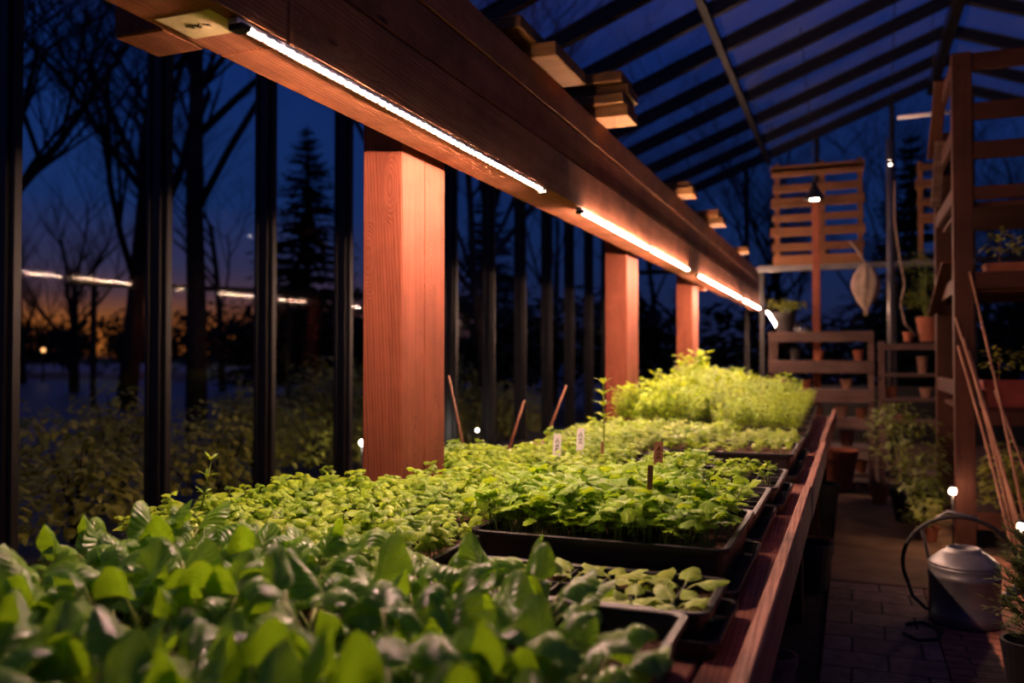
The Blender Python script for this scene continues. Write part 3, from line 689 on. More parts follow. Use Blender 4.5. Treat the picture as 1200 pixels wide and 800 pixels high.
for i in range(6):
    for side in 'rl':
        key = 't%d%s' % (i, side)
        for q, (x, y, z) in enumerate(grid(key, .1, .1, .02, .03)):
            hs = .78+.95*max(0, min(1, (-.35-x)/.9))*(.55+.11*i)
            put(ts[(q*3+i) % 5], (x, y, z), R.uniform(0, 6.28), hs*(R.uniform(.72, 1.15) if R.random() < .88 else R.uniform(1.15, 1.5)), 'tall yellow-green seedling %s, %s tray of its row' % ('by the rail' if side == 'r' else 'by the posts', ordn[i]), 'tall yellow-green seedlings, %s %s tray' % (ordn[i], 'rail' if side == 'r' else 'post'), .1)
# single tall seedling
def whorl(seed, h, nw_, sz):
    rg = random.Random(seed); f = MB(); s_ = MB(); s_.tube([(0, 0, 0), (.004, 0, h*.5), (0, .003, h)], [.003, .0026, .0015], 6)
    for j in range(nw_):
        tt = .3+.7*(j+1)/nw_
        for c in range(4): leaf(f, (0, 0, h*tt), c*PI/2+j*.8, .3+.5*tt, sz*(1.1-.3*abs(tt-.6)), sz*.33, .6, .15, 4, 2, 0, 'ovate', rg)
    return f, s_
o = plant_proto('tall_seedling', 'lone tall thin seedling with whorled leaves rising before the middle post', 'seedling', *whorl(1, .34, 5, .055), m_bas, m_stem); o.location = (-1.0, 3.58, T['l5'][1])
o = plant_proto('tall_seedling', 'thin bent seedling stalk against the glass at the left, above the greens', 'seedling', *whorl(2, .2, 3, .03), m_bas, m_stem); o.location = (-1.62, 1.8, T['w1'][1]); o.rotation_euler = (0, .25, 0)

# plant labels and sticks
def marker(loc, w_, h, rz, lab, m, writing=True, tilt=0.0, grp=None):
    o = thing('plant_marker', lab, 'plant label', loc, rz, grp); o.rotation_euler = (tilt, .04, rz)
    b = MB(); b.loops([[(x, -.0012, z) for x, z in P_] + [] for P_ in [[(-w_*.1, 0), (w_*.1, 0), (w_/2, h*.3), (w_/2, h*.97), (w_*.4, h), (-w_*.4, h), (-w_/2, h*.97), (-w_/2, h*.3)]]] + [[(x, .0012, z) for x, z in [(-w_*.1, 0), (w_*.1, 0), (w_/2, h*.3), (w_/2, h*.97), (w_*.4, h), (-w_*.4, h), (-w_/2, h*.97), (-w_/2, h*.3)]]], True, True)
    b.build('tag', m, o)
    if writing:
        s_ = MB()
        for k, (za, zb) in enumerate(((.62, .68), (.7, .76), (.79, .9))):
            s_.tube([(-w_*.22, -.0016, h*za), (w_*.05, -.0016, h*zb), (w_*.22, -.0016, h*za)], w_*.06, 4)
        s_.build('writing', m_ink, o)
marker((-1.06, 3.12, T['l5'][1]), .03, .16, .35, 'front white plastic plant label with dark writing among small-leaved seedlings', m_white)
marker((-1.04, 3.36, T['l5'][1]), .03, .165, .35, 'rear white plastic plant label with dark writing among small-leaved seedlings', m_white)
marker((-.64, 3.0, T['c3c'][1]), .032, .155, .35, 'broad brown wooden plant label standing in the sprouts', m_stick, True, -.08)
marker((-.45, 2.0, T['c3'][1]), .013, .165, .35, 'narrow dark stick label in the deep front tray', m_stick, False, 0)
marker((-.93, 3.3, T['l5'][1]), .012, .12, .35, 'thin brown stick label beside the lone tall seedling', m_stick, False, .05)
for (a, c, lab) in (((-1.66, 3.62, BT+.003), (-1.78, 3.66, 1.12), 'thin brown stick leaning on the glass left of the middle post'), ((-1.63, 4.55, BT+.003), (-1.5, 4.6, 1.05), 'brown stick leaning right, just left of the middle post'), ((-1.7, 4.2, BT+.003), (-1.62, 4.25, .98), 'short pale stick leaning beside the middle post')):
    o = MB().tube([(0, 0, 0), tuple((Vector(c)-Vector(a))*.5), tuple(Vector(c)-Vector(a))], [.007, .007, .005], 6).build('plant_stick', m_cane, None, a); tag(o, lab, 'stick')
#END1
# ------------------------------------------------------------------ far end: shelving, lamp, pallets
def box_o(name, lo, hi, o, m, parent, ch=.004):
    return MB().box(tuple(lo[i]-o[i] for i in range(3)), tuple(hi[i]-o[i] for i in range(3)), ch).build(name, m, parent)
def shelving(lab, x0, x1, y0, y1, zs, top, aprons):
    o = (x0, y0, 0); t = thing('shelving_unit', lab, 'shelves', o)
    for x in (x0, x1-.055):
        for y in (y0, y1-.05): box_o('upright', (x, y, 0), (x+.055, y+.05, top), o, m_greyz, t)
    for z in zs:
        box_o('shelf', (x0+.056, y0+.012, z-.025), (x1-.056, y1-.012, z), o, m_greyx, t)
    for (za, zb) in aprons: box_o('front_board', (x0+.002, y0-.026, za), (x1-.002, y0-.001, zb), o, m_greyx, t)
    return t
shelving('grey wooden shelving unit with deep front boards at the far end of the bench', -.76, .2, 8.75, 9.2, (.10, .35, .62, .9, 1.18, 1.44), 1.46, ((1.36, 1.46), (1.06, 1.18), (.78, .9), (.53, .62)))
shelving('narrower grey shelving unit right of the deep-boarded one', .235, .82, 8.75, 9.15, (.12, .62, .83, 1.06, 1.34), 1.36, ((1.28, 1.34), (1.03, 1.06), (.8, .83), (.58, .62)))
def pot_mesh(r, h, lip=True, n=20):
    b = MB(); w_ = r*.07
    pr = [(r*.7, 0), (r*.93, h*.78)]
    if lip: pr += [(r*1.0, h*.78), (r*1.02, h)]
    else: pr += [(r*.97, h*.9), (r, h*.97), (r, h)]
    pr += [(r-w_*2, h), (r*.72, h*.2), (.0002, h*.18)]
    b.lathe(pr, (0, 0, 0), n, False); return b
def pot(lab, loc, r, h, m, grp=None, soil=True, cat='pot'):
    o = thing('flower_pot', lab, cat, loc, R.uniform(0, 6), grp)
    pot_mesh(r, h).build('shell', m, o)
    if soil:
        b = MB(); b.lathe([(.0002, h*.74), (r*.4, h*.75), (r*.86, h*.73)], (0, 0, 0), 16); b.build('soil', m_soil, o)
    return o
def foliage(rg, blobs, n, sz, kind='ovate'):
    b = MB()
    for i in range(n):
        (c, rad) = rg.choice(blobs)
        th = rg.uniform(0, 6.28); ph = math.acos(rg.uniform(-.8, 1)); rr_ = rg.uniform(.45, 1)
        d = Vector((math.sin(ph)*math.cos(th), math.sin(ph)*math.sin(th), math.cos(ph)))
        p = Vector(c)+Vector((d.x*rad[0], d.y*rad[1], d.z*rad[2]))*rr_
        s_ = sz*rg.uniform(.6, 1.2)
        leaf(b, p, th+rg.uniform(-.6, .6), rg.uniform(-.5, .6), s_, s_*.6, rg.uniform(.3, 1.2), .15, 3, 2, 0, kind, rg)
    return b
def stems(rg, blobs, base, r0, per=3):
    b = MB(); base = Vector(base)
    for (c, rad) in blobs:
        for k in range(per):
            e = Vector(c)+Vector((rg.uniform(-.6, .6)*rad[0], rg.uniform(-.6, .6)*rad[1], rg.uniform(0, .8)*rad[2])); m_ = base.lerp(e, .5)+Vector((rg.uniform(-.05, .05)*4*rad[0], 0, rad[2]*.2))
            b.tube([base+Vector((rg.uniform(-1, 1)*r0*2, rg.uniform(-1, 1)*r0*2, 0)), m_, e], [r0, r0*.7, r0*.3], 5)
    return b
def potted(name, lab, loc, r, h, mp, blobs, n, sz, ml, seed, cat='potted plant', stem_r=.006, bark=None, grp=None):
    rg = random.Random(seed); o = thing(name, lab, cat, loc, 0, grp)
    pot_mesh(r, h).build('pot', mp, o)
    b = MB(); b.lathe([(.0002, h*.76), (r*.86, h*.74)], (0, 0, 0), 16); b.build('soil', m_soil, o)
    stems(rg, blobs, (0, 0, h*.74), stem_r).build('stem', bark or m_stem, o)
    foliage(rg, blobs, n, sz).build('foliage', ml, o)
    return o
# on and in the shelves
potted('potted_plant', 'low leafy plant in a dark pot on the left end of the deep-boarded shelving', (-.62, 8.98, 1.462), .11, .2, m_dark, [((-.05, 0, .28), (.13, .11, .07)), ((.1, 0, .27), (.1, .1, .06))], 150, .055, m_ivy, 31)
potted('potted_plant', 'bushy plant in a terracotta pot on top of the narrower shelving', (.68, 8.95, 1.362), .11, .23, m_terra, [((0, 0, .48), (.16, .14, .2)), ((-.08, 0, .72), (.12, .12, .2)), ((-.12, -.05, .38), (.1, .1, .14))], 330, .05, m_ivy, 32)
pot('small tilted terracotta pot beside the bushy plant on the narrower shelving', (.50, 8.9, 1.362), .05, .09, m_terra)
shelfpots = [(-.62, .91, .06, .11, m_pinkpot), (-.42, .91, .05, .09, m_terra), (-.05, .91, .06, .1, m_pinkpot), (.06, 1.19, .05, .1, m_terra), (-.3, 1.19, .055, .1, m_terra), (-.52, 1.19, .055, .12, m_dark), (-.1, .63, .07, .12, m_pinkpot), (.08, .63, .05, .1, m_terra), (-.32, .63, .06, .1, m_terra), (-.05, .36, .07, .14, m_pinkpot), (.08, .11, .06, .12, m_terra)]
rows = {1.19: 'second shelf down', .91: 'third shelf down', .63: 'fourth shelf down', .36: 'second-lowest shelf', .11: 'lowest shelf'}
nm = {}
for (x, z, r, h, m_) in shelfpots:
    k = nm.get(z, 0); nm[z] = k+1
    c_ = {m_terra.name: 'terracotta', m_pinkpot.name: 'pale clay', m_dark.name: 'dark plastic'}[m_.name]
    pot('%s pot %s on the %s of the deep-boarded shelving' % (c_, ('at left', 'mid-way', 'at right')[0 if x < -.4 else (1 if x < -.05 else 2)], rows[z]), (x, 8.93, z-.009), r, h, m_, 'small pots in the deep-boarded shelving')
for i, (x, z, r, h, m_, lab) in enumerate(((.35, .84, .06, .1, m_terra, 'left pot on the middle shelf of the narrower unit'), (.62, 1.0695, .05, .16, m_pinkpot, 'tall pale clay pot on the second shelf of the narrower unit'), (.65, .84, .06, .09, m_pinkpot, 'right pale clay pot on the middle shelf of the narrower unit'))):
    pot(lab, (x, 8.93, z-.009+.0005), r, h, m_, 'pots in the narrower shelving')
for (x, z, lab) in ((.42, .6205, 'lower stacked clay saucer on the fourth shelf of the narrower unit'), (.42, .646, 'upper stacked clay saucer on the fourth shelf of the narrower unit'), (.4, .1205, 'clay saucer on the lowest shelf of the narrower unit')):
    o = MB().lathe([(.06, 0), (.085, .022), (.08, .024), (.055, .006), (.0002, .006)], (0, 0, 0), 18).build('clay_saucer', m_pinkpot, None, (x, 8.92, z)); tag(o, lab, 'saucer', 'clay saucers')

# post with lamp
p = thing('wooden_stake', 'slim orange wooden post standing behind the shelving under the lamp', 'post', (-.33, 9.24, 0))
MB().box((-.037, 0, 0), (.037, .05, 2.83), .004).build('shaft', m_post, p)
MB().box((-.05, -.004, 0), (.05, .054, .03), .003).build('foot', m_oldx, p)
m_boardx = wood('pallet_wood', (.1, .04, .018), (.19, .08, .035), (.26, .12, .055), 0, blotch=.35)
m_boardz = wood('pallet_stile', (.1, .04, .018), (.19, .08, .035), (.26, .12, .055), 2, blotch=.35)
def hanglamp(lab, loc, r, h, cord, bulbm, sway=(0, 0, 0)):
    o = thing('hanging_lamp', lab, 'lamp', loc)
    MB().lathe([(r, 0), (r*.98, .006), (r*.3, h*.75), (r*.22, h), (.004, h*1.02)], (0, 0, 0), 24).build('lamp_shade', m_frame, o); sh_ = list(o.children)[-1]
    MB().lathe([(.0002, -.012), (r*.4, -.004), (r*.52, .018), (r*.4, .04), (.0002, .045)], (0, 0, 0), 16).build('bulb', bulbm, sh_)
    MB().tube([(0, 0, h), (sway[0]*.3, sway[1]*.3, h+cord*.4), (sway[0], sway[1], h+cord)], .005, 5).build('cord', m_dark, o)
m_lampb = emit('lamp_disc', (1.0, .86, .72), 45)
hanglamp('cone-shaded lamp shining in front of the slim wooden post', (-.318, 8.62, 2.72), .1, .16, roof_z(-.5)-.125-2.88, m_lampb, (-.12, 0, 0))
hanglamp('tiny lit lamp hanging by the grey pole, right of the slatted panel', (.36, 9.0, 3.08), .03, .06, roof_z(.45)-.125-3.14, m_spot, (.06, 0, 0))
def pallet(lab, x0, x1, y, z0, slats, sh, stiles, blocks):
    o = (x0, y, z0); t = thing('pallet_panel', lab, 'slatted panel', o)
    for x in stiles: box_o('stile', (x, y, z0), (x+.05, y+.03, z0+slats[-1]+sh), o, m_boardz, t)
    for k, zz_ in enumerate(slats): 
        dx = (k*37 % 5)*.006
        box_o('slat', (x0-dx+.01, y-.024, z0+zz_), (x1+dx-.01, y-.001, z0+zz_+sh*(1, .8, .9, .7)[k % 4]), o, m_boardx, t)
    return t
pallet('orange-brown slatted timber panel behind the slim wooden post', -.79, .13, 9.6, 2.2015, (.0, .15, .31, .47, .62, .78, .95, 1.0), .105, (-.76, -.3, .07), 0)
pallet('narrow slatted timber panel right of the grey pole', .63, .88, 9.6, 2.2015, (.37, .55, .73, .91), .1, (.64, .82), 0)
rb = thing('grey_crossbar', 'long pale grey bar running behind the shelving under the slatted panels', 'bar', (-.95, 9.585, 0))
MB().box((0, 0, 2.14), (2.1, .05, 2.2), .003).build('bar', m_galv, rb)
for x in (.02, 2.0): MB().box((x, .051, 0), (x+.05, .1, 2.22), .003).build('post', m_frame, rb)
gp = thing('grey_pole', 'thin grey metal pole standing between the two slatted panels', 'pole', (.37, 9.5, 0))
MB().tube([(0, 0, 0), (0, 0, 3.45)], .028, 10).build('tube', m_galv, gp); MB().lathe([(.06, 0), (.06, .012), (.03, .02)], (0, 0, 0), 12).build('base', m_galv, gp)
rp = MB().tube([(.42, 9.42, 3.0), (.415, 9.44, 2.6), (.46, 9.42, 2.2), (.5, 9.42, 1.95), (.46, 9.42, 1.75), (.5, 9.42, 1.55), (.6, 9.42, 1.43)], .009, 6).build('old_rope', m_cloth); tag(rp, 'frayed pale rope hanging down beside the grey pole', 'rope')
# beige hanging cloth
cl = MB(); ls = []
for i in range(10):
    t_ = i/9; rad = .02+.105*math.sin(PI*min(1, t_*1.15+.02))**.8*(1 if t_ < .8 else .7); L_ = []
    for k in range(28):
        a = 2*PI*k/28; q = rad*(1+.22*math.sin(a*7+t_*2)); L_.append((.14+q*math.cos(a), 9.45+q*.45*math.sin(a), 2.17-.52*t_-.02*math.sin(a*5)*t_))
    ls.append(L_)
cl.loops(ls, True, True, True)
hc = link('hanging_cloth', None); hc.location = (.14, 9.45, 2.2); tag(hc, 'beige bundled cloth bag hanging by a cord from the grey bar', 'cloth bag')
cl.v = [(a-.14, b_-9.45, c-2.2) for a, b_, c in cl.v]; cl.build('bag', m_cloth, hc)
MB().tube([(0, 0, -.03), (-.06, .02, .08), (-.15, .05, .22)], .009, 6).build('cord', m_cloth, hc)
# large dark tub by the bench end
o = thing('plant_tub', 'big dark brown tub on the floor beyond the end of the bench', 'tub', (-.12, 8.47, 0)); pot_mesh(.17, .36).build('shell', m_terra, o)
lt_ = thing('light_tube', 'small pale light tube hanging in the roof above the right rack', 'light tube', (.62, 7.5, 3.16)); MB().tube([(-.26, 0, -.02), (.3, .12, .02)], .017, 10).build('hanging_tube', m_white, lt_); MB().tube([(.0, 0, .01), (0, 0, roof_z(.62)-.125-3.16)], .003, 5).build('cord', m_dark, lt_)
MB().tube([(.05, .03, .0), (.08, .035, .0)], .02, 10).build('clip', m_dark, lt_)

# ------------------------------------------------------------------ timber rack on the right
RK = (.61, 6.1, 0); t = thing('timber_rack', 'tall dark reddish timber rack on the right with planters on its shelves', 'rack', RK)
def rk(name, lo, hi, m): return box_o(name, lo, hi, RK, m, t)
for x in (.61, 1.7):
    rk('upright', (x, 6.1, 0), (x+.115, 6.2, 3.16), m_oldz); rk('upright', (x, 7.35, 0), (x+.115, 7.45, 2.95), m_oldz)
for z in (3.04, 2.72, 2.47, 2.21, 1.64, .78, .12):
    h = .11 if z not in (2.21, .78) else .085
    rk('front_rail', (.726, 6.105, z), (1.699, 6.145, z+h), m_oldx)
for z in (3.04, 2.6, 2.21, 1.62, .96, .12): rk('side_rail', (.615, 6.201, z), (.655, 7.349, z+.1), m_oldy)
for z in (2.17, 1.62, .86): rk('shelf', (.66, 6.15, z), (1.8, 7.34, z+.03), m_oldx)
b = MB(); b.bar((.6-.61, 7.33-6.1, 2.75), (.6-.61, 6.65-6.1, 3.15), .018, .09, (1, 0, 0)); b.build('brace', m_oldy, t)
b = MB(); b.bar((.6-.61, 7.3-6.1, 1.55), (.6-.61, 6.2-6.1, 1.83), .018, .1, (1, 0, 0)); b.build('brace', m_oldy, t)
b = MB(); b.bar((.6-.61, 7.2-6.1, 2.35), (.6-.61, 6.75-6.1, 2.75), .016, .07, (1, 0, 0)); b.build('brace', m_greyx, t)
def planter(lab, loc, w_, d_, h, m, n, seed, sz, leaves=m_shrub):
    o = thing('planter_box', lab, 'planter', loc); rg = random.Random(seed)
    b = MB(); A = lambda i, z: rr(i, w_-i, i*.6, d_-i*.6, .012, z)
    b.loops([A(.025, 0), A(.004, h-.02), A(0, h-.02), A(0, h), A(.01, h), A(.03, .02)], True, True); b.build('box', m, o)
    s_ = MB(); s_.box((.025, .02, h-.03), (w_-.025, d_-.02, h-.022)); s_.build('soil', m_soil, o)
    bl = [((w_*(i+.5)/n, d_/2, h+.12), (w_/n*.55, d_*.5, .11)) for i in range(n)]
    for (c, r_) in bl:
        st = MB().tube([(c[0], c[1], h-.03), (c[0]+.01, c[1], h+.16)], [.006, .003], 5)
        st.build('stem', m_stick, o)
    foliage(rg, bl, n*50, sz).build('foliage', leaves, o)
planter('terracotta trough planter on the upper shelf of the right rack', (.8, 6.18, 1.651), .72, .2, .16, m_terra, 4, 41, .045)
planter('red trough planter on the lower shelf of the right rack', (.78, 6.18, .891), .8, .22, .17, m_red, 4, 42, .05)
potted('potted_plant', 'dark bushy plant in a dark pot standing in the base of the right rack', (1.12, 6.75, .0), .17, .24, m_dark, [((0, 0, .42), (.32, .25, .24)), ((-.2, -.1, .34), (.18, .2, .2))], 520, .06, m_shrub, 43)
potted('potted_plant', 'dark plant in a pale clay pot in front of the right rack', (1.15, 5.75, .0), .12, .18, m_pinkpot, [((0, 0, .34), (.26, .2, .22)), ((.02, 0, .6), (.16, .14, .14))], 420, .055, m_shrub, 44)
pot('terracotta pot on the floor behind the trailing plant', (.2, 7.7, .0042), .08, .14, m_terra)
potted('trailing_plant', 'bushy trailing plant spilling over its pot beside the rack side', (.4, 6.95, 0), .15, .24, m_dark, [((0, 0, .55), (.3, .25, .28)), ((-.12, 0, .72), (.22, .2, .18)), ((.05, -.25, .36), (.2, .16, .2)), ((.08, -.42, .26), (.12, .12, .14))], 900, .055, m_ivy, 45)
potted('potted_plant', 'small leafy plant on the floor by the rack foot under the lantern', (.46, 6.25, .0), .07, .1, m_terra, [((0, 0, .2), (.12, .12, .12)), ((-.06, -.06, .16), (.1, .1, .08))], 200, .04, m_ivy, 46)
def lantern(lab, loc, h):
    o = thing('garden_lantern', lab, 'small lamp', loc)
    MB().tube([(0, 0, 0), (0, 0, h)], .006, 6).build('stake', m_frame, o)
    MB().lathe([(.0002, h), (.015, h+.006), (.02, h+.02), (.015, h+.034), (.0002, h+.04)], (0, 0, 0), 12).build('globe', m_lantern, o)
    MB().lathe([(.026, h+.04), (.012, h+.055), (.0002, h+.06)], (0, 0, 0), 12).build('cap', m_frame, o)
lantern('small glowing lantern at the foot of the right rack', (.575, 5.93, 0), .36)
lantern('small glowing lantern among the plants at the right edge', (.81, 5.1, 0), .31)
for i, (xb, yb, xt, yt, zt, lab) in enumerate(((.86, 5.55, .628, 6.085, 1.28, 'leftmost bamboo cane leaning on the right rack'), (.88, 5.57, .66, 6.088, 1.33, 'second bamboo cane from the left leaning on the right rack'), (.9, 5.54, .69, 6.09, 1.25, 'third bamboo cane from the left leaning on the right rack'), (.92, 5.46, .612, 6.065, 1.46, 'longest bamboo cane leaning on the right rack'), (.94, 5.55, .70, 6.09, 1.75, 'tall thin cane standing right of the bundle on the rack'), (1.05, 5.5, .83, 6.08, 1.0, 'short bamboo cane leaning right of the bundle'))):
    a = Vector((xb, yb, .004)); c = Vector((xt, yt, zt)); b = MB(); pts = []; rad = []
    for k in range(9):
        q = k/8; pp = (c-a)*q; pp += Vector((.012*math.sin(q*PI), 0, 0)); pts.append(pp); rad.append((.0105 if k % 2 == 0 else .0085)*(1-.25*q))
    o = b.tube(pts, rad, 7).build('bamboo_cane', m_cane, None, a); tag(o, lab, 'cane', 'bamboo canes on the rack')

# ------------------------------------------------------------------ watering can, conifer, pots
wc = thing('watering_can', 'big galvanised watering can with a high hoop handle on the paving', 'watering can', (.47, 4.4, 0), 0)
r = .15
MB().lathe([(.0002, .002), (r*.97, .002), (r*1.0, .01), (r*1.0, .05), (r*.985, .055), (r*.985, .2), (r*1.01, .205), (r*1.01, .222), (r*.985, .227), (r*.98, .25), (r*.985, .262)], (0, 0, 0), 36).build('body', m_galv, wc)
MB().lathe([(r*.985, .262), (r*1.0, .267), (r*.96, .275), (r*.62, .318), (r*.5, .325), (r*.48, .338), (r*.40, .338), (r*.38, .31), (r*.3, .27), (.0002, .26)], (0, 0, 0), 36).build('shoulder', m_galv, wc)
pts = []
for i in range(25):
    a = math.radians(205-i*8.6); pts.append((-.02+.235*math.cos(a), -.03*math.sin(a), .255+.225*math.sin(a)))
MB().tube(pts, .009, 8).build('hoop_handle', m_dark, wc)
MB().tube([pts[0], (-.215, -.01, .1), (-.16, -.02, .05), (-.146, -.02, .05)], .008, 8).build('handle_brace', m_dark, wc)
MB().tube([(.12, .05, .06), (.22, .12, .13), (.34, .22, .27), (.4, .27, .33)], [.03, .024, .017, .014], 12).build('spout', m_galv, wc)
MB().lathe([(.014, 0), (.035, .03), (.036, .036), (.0002, .04)], (.4, .27, .33), 14).build('rose', m_galv, wc)
MB().tube([(-.14, .05, .26), (-.17, .06, .4), (-.06, .05, .49), (.06, .02, .47)], .008, 8).build('carry_handle', m_galv, wc)
hz_ = MB().tube([(.2, 4.1, .008), (.25, 4.02, .008), (.33, 4.06, .008), (.36, 4.2, .008), (.29, 4.3, .008), (.22, 4.24, .008)], .0075, 7).build('rubber_hose', m_dark); tag(hz_, 'dark rubber loop of hose on the paving left of the watering can', 'hose')
cf = thing('potted_conifer', 'small feathery conifer in a black pot at the bottom right corner', 'potted plant', (.575, 3.55, 0))
pot_mesh(.085, .19, False).build('pot', m_black, cf); b = MB(); b.lathe([(.0002, .15), (.075, .148)], (0, 0, 0), 14); b.build('soil', m_soil, cf)
rg = random.Random(77); f = MB(); st = MB()
st.tube([(0, 0, .14), (.01, 0, .35), (.02, 0, .6)], [.008, .006, .003], 6)
for i in range(100):
    z = .2+.4*rg.random()**.9; az = rg.uniform(0, 6.28); ln = .15*(1-.55*(z-.2)/.4)*rg.uniform(.6, 1.1)
    pts, e = arc((.02*(z-.14), 0, z-.02), az, rg.uniform(.3, .9), ln, rg.uniform(.0, .8)); st.tube(pts, [.0022, .002, .0016, .0012, .001], 4)
    for k in range(1, 5):
        for sgn in (-1, 1, .4, -.4): leaf(f, pts[k], az+sgn*rg.uniform(.5, .9), e+rg.uniform(0, .6), .038*rg.uniform(.7, 1.2), .008, .3, 0, 2, 2, 0, 'ovate', rg)
st.build('stem', m_bark, cf); f.build('foliage', m_conifer, cf)
potted('potted_plant', 'leafy plant in a terracotta pot at the right edge behind the conifer', (.99, 4.8, 0), .11, .17, m_terra, [((0, 0, .36), (.2, .18, .2)), ((-.05, -.05, .25), (.14, .12, .12))], 330, .05, m_ivy, 47)
pot('empty old clay pot on the floor under the near bench edge', (-.255, 3.13, 0), .075, .17, m_pinkpot, None, False)
pot('dark pot on the floor under the middle of the bench', (-.21, 4.75, 0), .12, .24, m_dark)
pot('small terracotta pot on the floor under the bench beside the dark pot', (-.19, 5.3, 0), .08, .15, m_terra)
pot('black pot on the floor under the far half of the bench', (-.22, 6.9, 0), .13, .26, m_dark)

# ------------------------------------------------------------------ outside
m_ground = plain('dusk_ground', (.03, .035, .025), .42, .6, 0, .5, .7, .3)
m_lit_lawn = plain('lit_lawn_grass', (.2, .22, .03), .9, .2, 0, .3, 8, .4)  # yellow-green lawn with the light on it painted in as brighter colour
gr = struct(link('ground_outside', None)); MB().box((-160, -30, -.3), (XW-.11, 160, -.06), .01).build('field', m_ground, gr); MB().box((XW-.105, YB+.11, -.3), (60, 160, -.06), .01).build('yard', m_ground, gr); MB().box((XE+.11, -30, -.3), (60, YB+.1, -.06), .01).build('side_yard', m_ground, gr)
la = MB(); ls = []
la.loops([[(-17+dx, 11+dy, z) for dx, dy in ((-3.4, -.5), (-1, -1.6), (2.2, -1.2), (3.1, .2), (1.6, 1.5), (-1.6, 1.9))] for z in (-.059, -.02)], True, True); o = la.build('lit_lawn_patch', m_lit_lawn); struct(o)
def bare_tree(seed, h, r, levels=5, spread=.55, nb=3, up=.25, fork=.4):
    rg = random.Random(seed); tr = MB(); br = MB()
    def grow(p, d, ln, rad, lev):
        pts = [Vector(p)]; n_ = 4 if lev < 2 else 3; dd = Vector(d)
        for i in range(n_):
            dd = (dd+Vector((rg.uniform(-1, 1), rg.uniform(-1, 1), rg.uniform(-.5, .8)))*(.06 if lev == 0 else .17)).normalized(); pts.append(pts[-1]+dd*ln/n_)
        rads = [rad*(1-.45*i/n_) for i in range(n_+1)]
        (tr if lev == 0 else br).tube(pts, rads, 8 if lev == 0 else (5 if lev < 3 else 3), cap=lev < 2)
        if lev >= levels: return
        k_ = nb if lev else nb+3
        for c in range(k_):
            f_ = rg.uniform(fork, 1) if c < k_-1 else 1.0
            ii = min(n_-1, int(f_*n_)); pp = pts[ii].lerp(pts[ii+1], f_*n_-ii)
            az = rg.uniform(0, 6.28); side = Vector((math.cos(az), math.sin(az), 0)); nd = (dd*(1-spread)+side*spread*rg.uniform(.7, 1.3)+Vector((0, 0, up))).normalized()
            grow(pp, nd, ln*rg.uniform(.5, .75), rads[ii]*rg.uniform(.42, .62), lev+1)
    grow((0, 0, 0), (0, 0, 1), h*.5, r, 0)
    return tr, br
def mk_tree(lab, seed, h, r, loc, **k):
    o = thing('bare_tree', lab, 'tree', loc, 0, 'bare trees outside'); a, b = bare_tree(seed, h, r, **k); a.build('trunk', m_bark, o); b.build('branches', m_bark, o); return o
T1 = mk_tree('thick-trunked bare tree seen through the second window pane', 1, 16, .19, (-10.7, 11.9, -.06), fork=.45, levels=5, nb=5)
T2 = mk_tree('big bare tree whose trunk rises beside the first window mullion', 2, 18, .26, (-17.4, 16.8, -.06), fork=.22, spread=.55, levels=5, nb=5)
T3 = mk_tree('small many-stemmed bare tree against the orange sky at the left', 3, 8.5, .2, (-27, 23.6, -.06), fork=.08, nb=4, spread=.45, levels=5)
T4 = mk_tree('slim bare tree seen just right of the nearest post', 4, 10, .09, (-5.6, 12.9, -.06), fork=.4)
def cp(root, lab, loc, rz, sc): return copy_tree(root, loc, (0, 0, rz), sc, lab, 'bare trees outside')
cp(T3, 'farther many-stemmed bare tree at the far left, lower against the sunset', (-39, 31, -.06), 2, 1.0)
cp(T2, 'bare tree with branches filling the top of the first pane', (-13.5, 9.5, -.06), 1.3, .75)
cp(T1, 'bare tree far behind between the second and third mullions', (-23, 27, -.06), 2.2, .8)
cp(T1, 'bare tree outside in line with the middle post', (-8.5, 19, -.06), 4.1, .75)
cp(T4, 'slim bare tree outside beyond the middle post', (-7.5, 22, -.06), 1.1, 1.0)
for i, (x, y, a, s_, lab) in enumerate(((-4.6, 22, .5, .5, 'bare tree behind the far gable, left of the slatted panel'), (-1.6, 24, 2.2, .5, 'bare tree behind the far gable in line with the slim wooden post'), (.6, 23, 3.9, .5, 'bare tree behind the far gable by the grey pole'), (3.2, 21, 5.1, .42, 'bare tree behind the far gable at the right'))):
    cp((T1, T2, T1, T2)[i], lab, (x, y, -.06), a, s_)
cp(T2, 'bare tree beyond the right glass wall', (9.5, 13, -.06), 3.3, .5)
def spruce(seed, h, rb):
    rg = random.Random(seed); tr = MB(); f = MB(); tr.tube([(0, 0, 0), (0, 0, h*.5), (0, 0, h)], [h*.018, h*.011, .01], 7)
    z = h*.08
    while z < h*.985:
        q = 1-z/h; rad = rb*q**.85+.08
        for k in range(9):
            az = rg.uniform(0, 6.28); ln = rad*rg.uniform(.75, 1.1)
            pts, e = arc((0, 0, z+rg.uniform(-.1, .1)), az, .1-.3*q, ln, -.35, 4)
            for m_ in range(5):
                for sgn in (-1, 1):
                    w_ = ln*.3*(1-m_/6); leaf(f, pts[m_], az+sgn*.75, -.35, w_+.1, w_*.5+.05, .2, -.2, 2, 2, 0, 'ovate', rg)
            leaf(f, pts[1], az, -.1, ln*.8, ln*.3, .1, -.3, 3, 2, 0, 'ovate', rg)
        z += h*.028+.05*q
    return tr, f
m_needle = plain('spruce_needles', (.012, .02, .014), .9, .1, 0, .3, 5, 0)
o = thing('spruce_tree', 'dark pointed spruce standing outside left of the nearest post', 'tree', (-17.8, 25.2, -.06)); a, b = spruce(5, 9.6, 3.1); a.build('trunk', m_bark, o); b.build('foliage', m_needle, o)
copy_tree(o, (-14.2, 33, -.06), (0, 0, 2), .95, 'second dark spruce half hidden behind the nearest post')
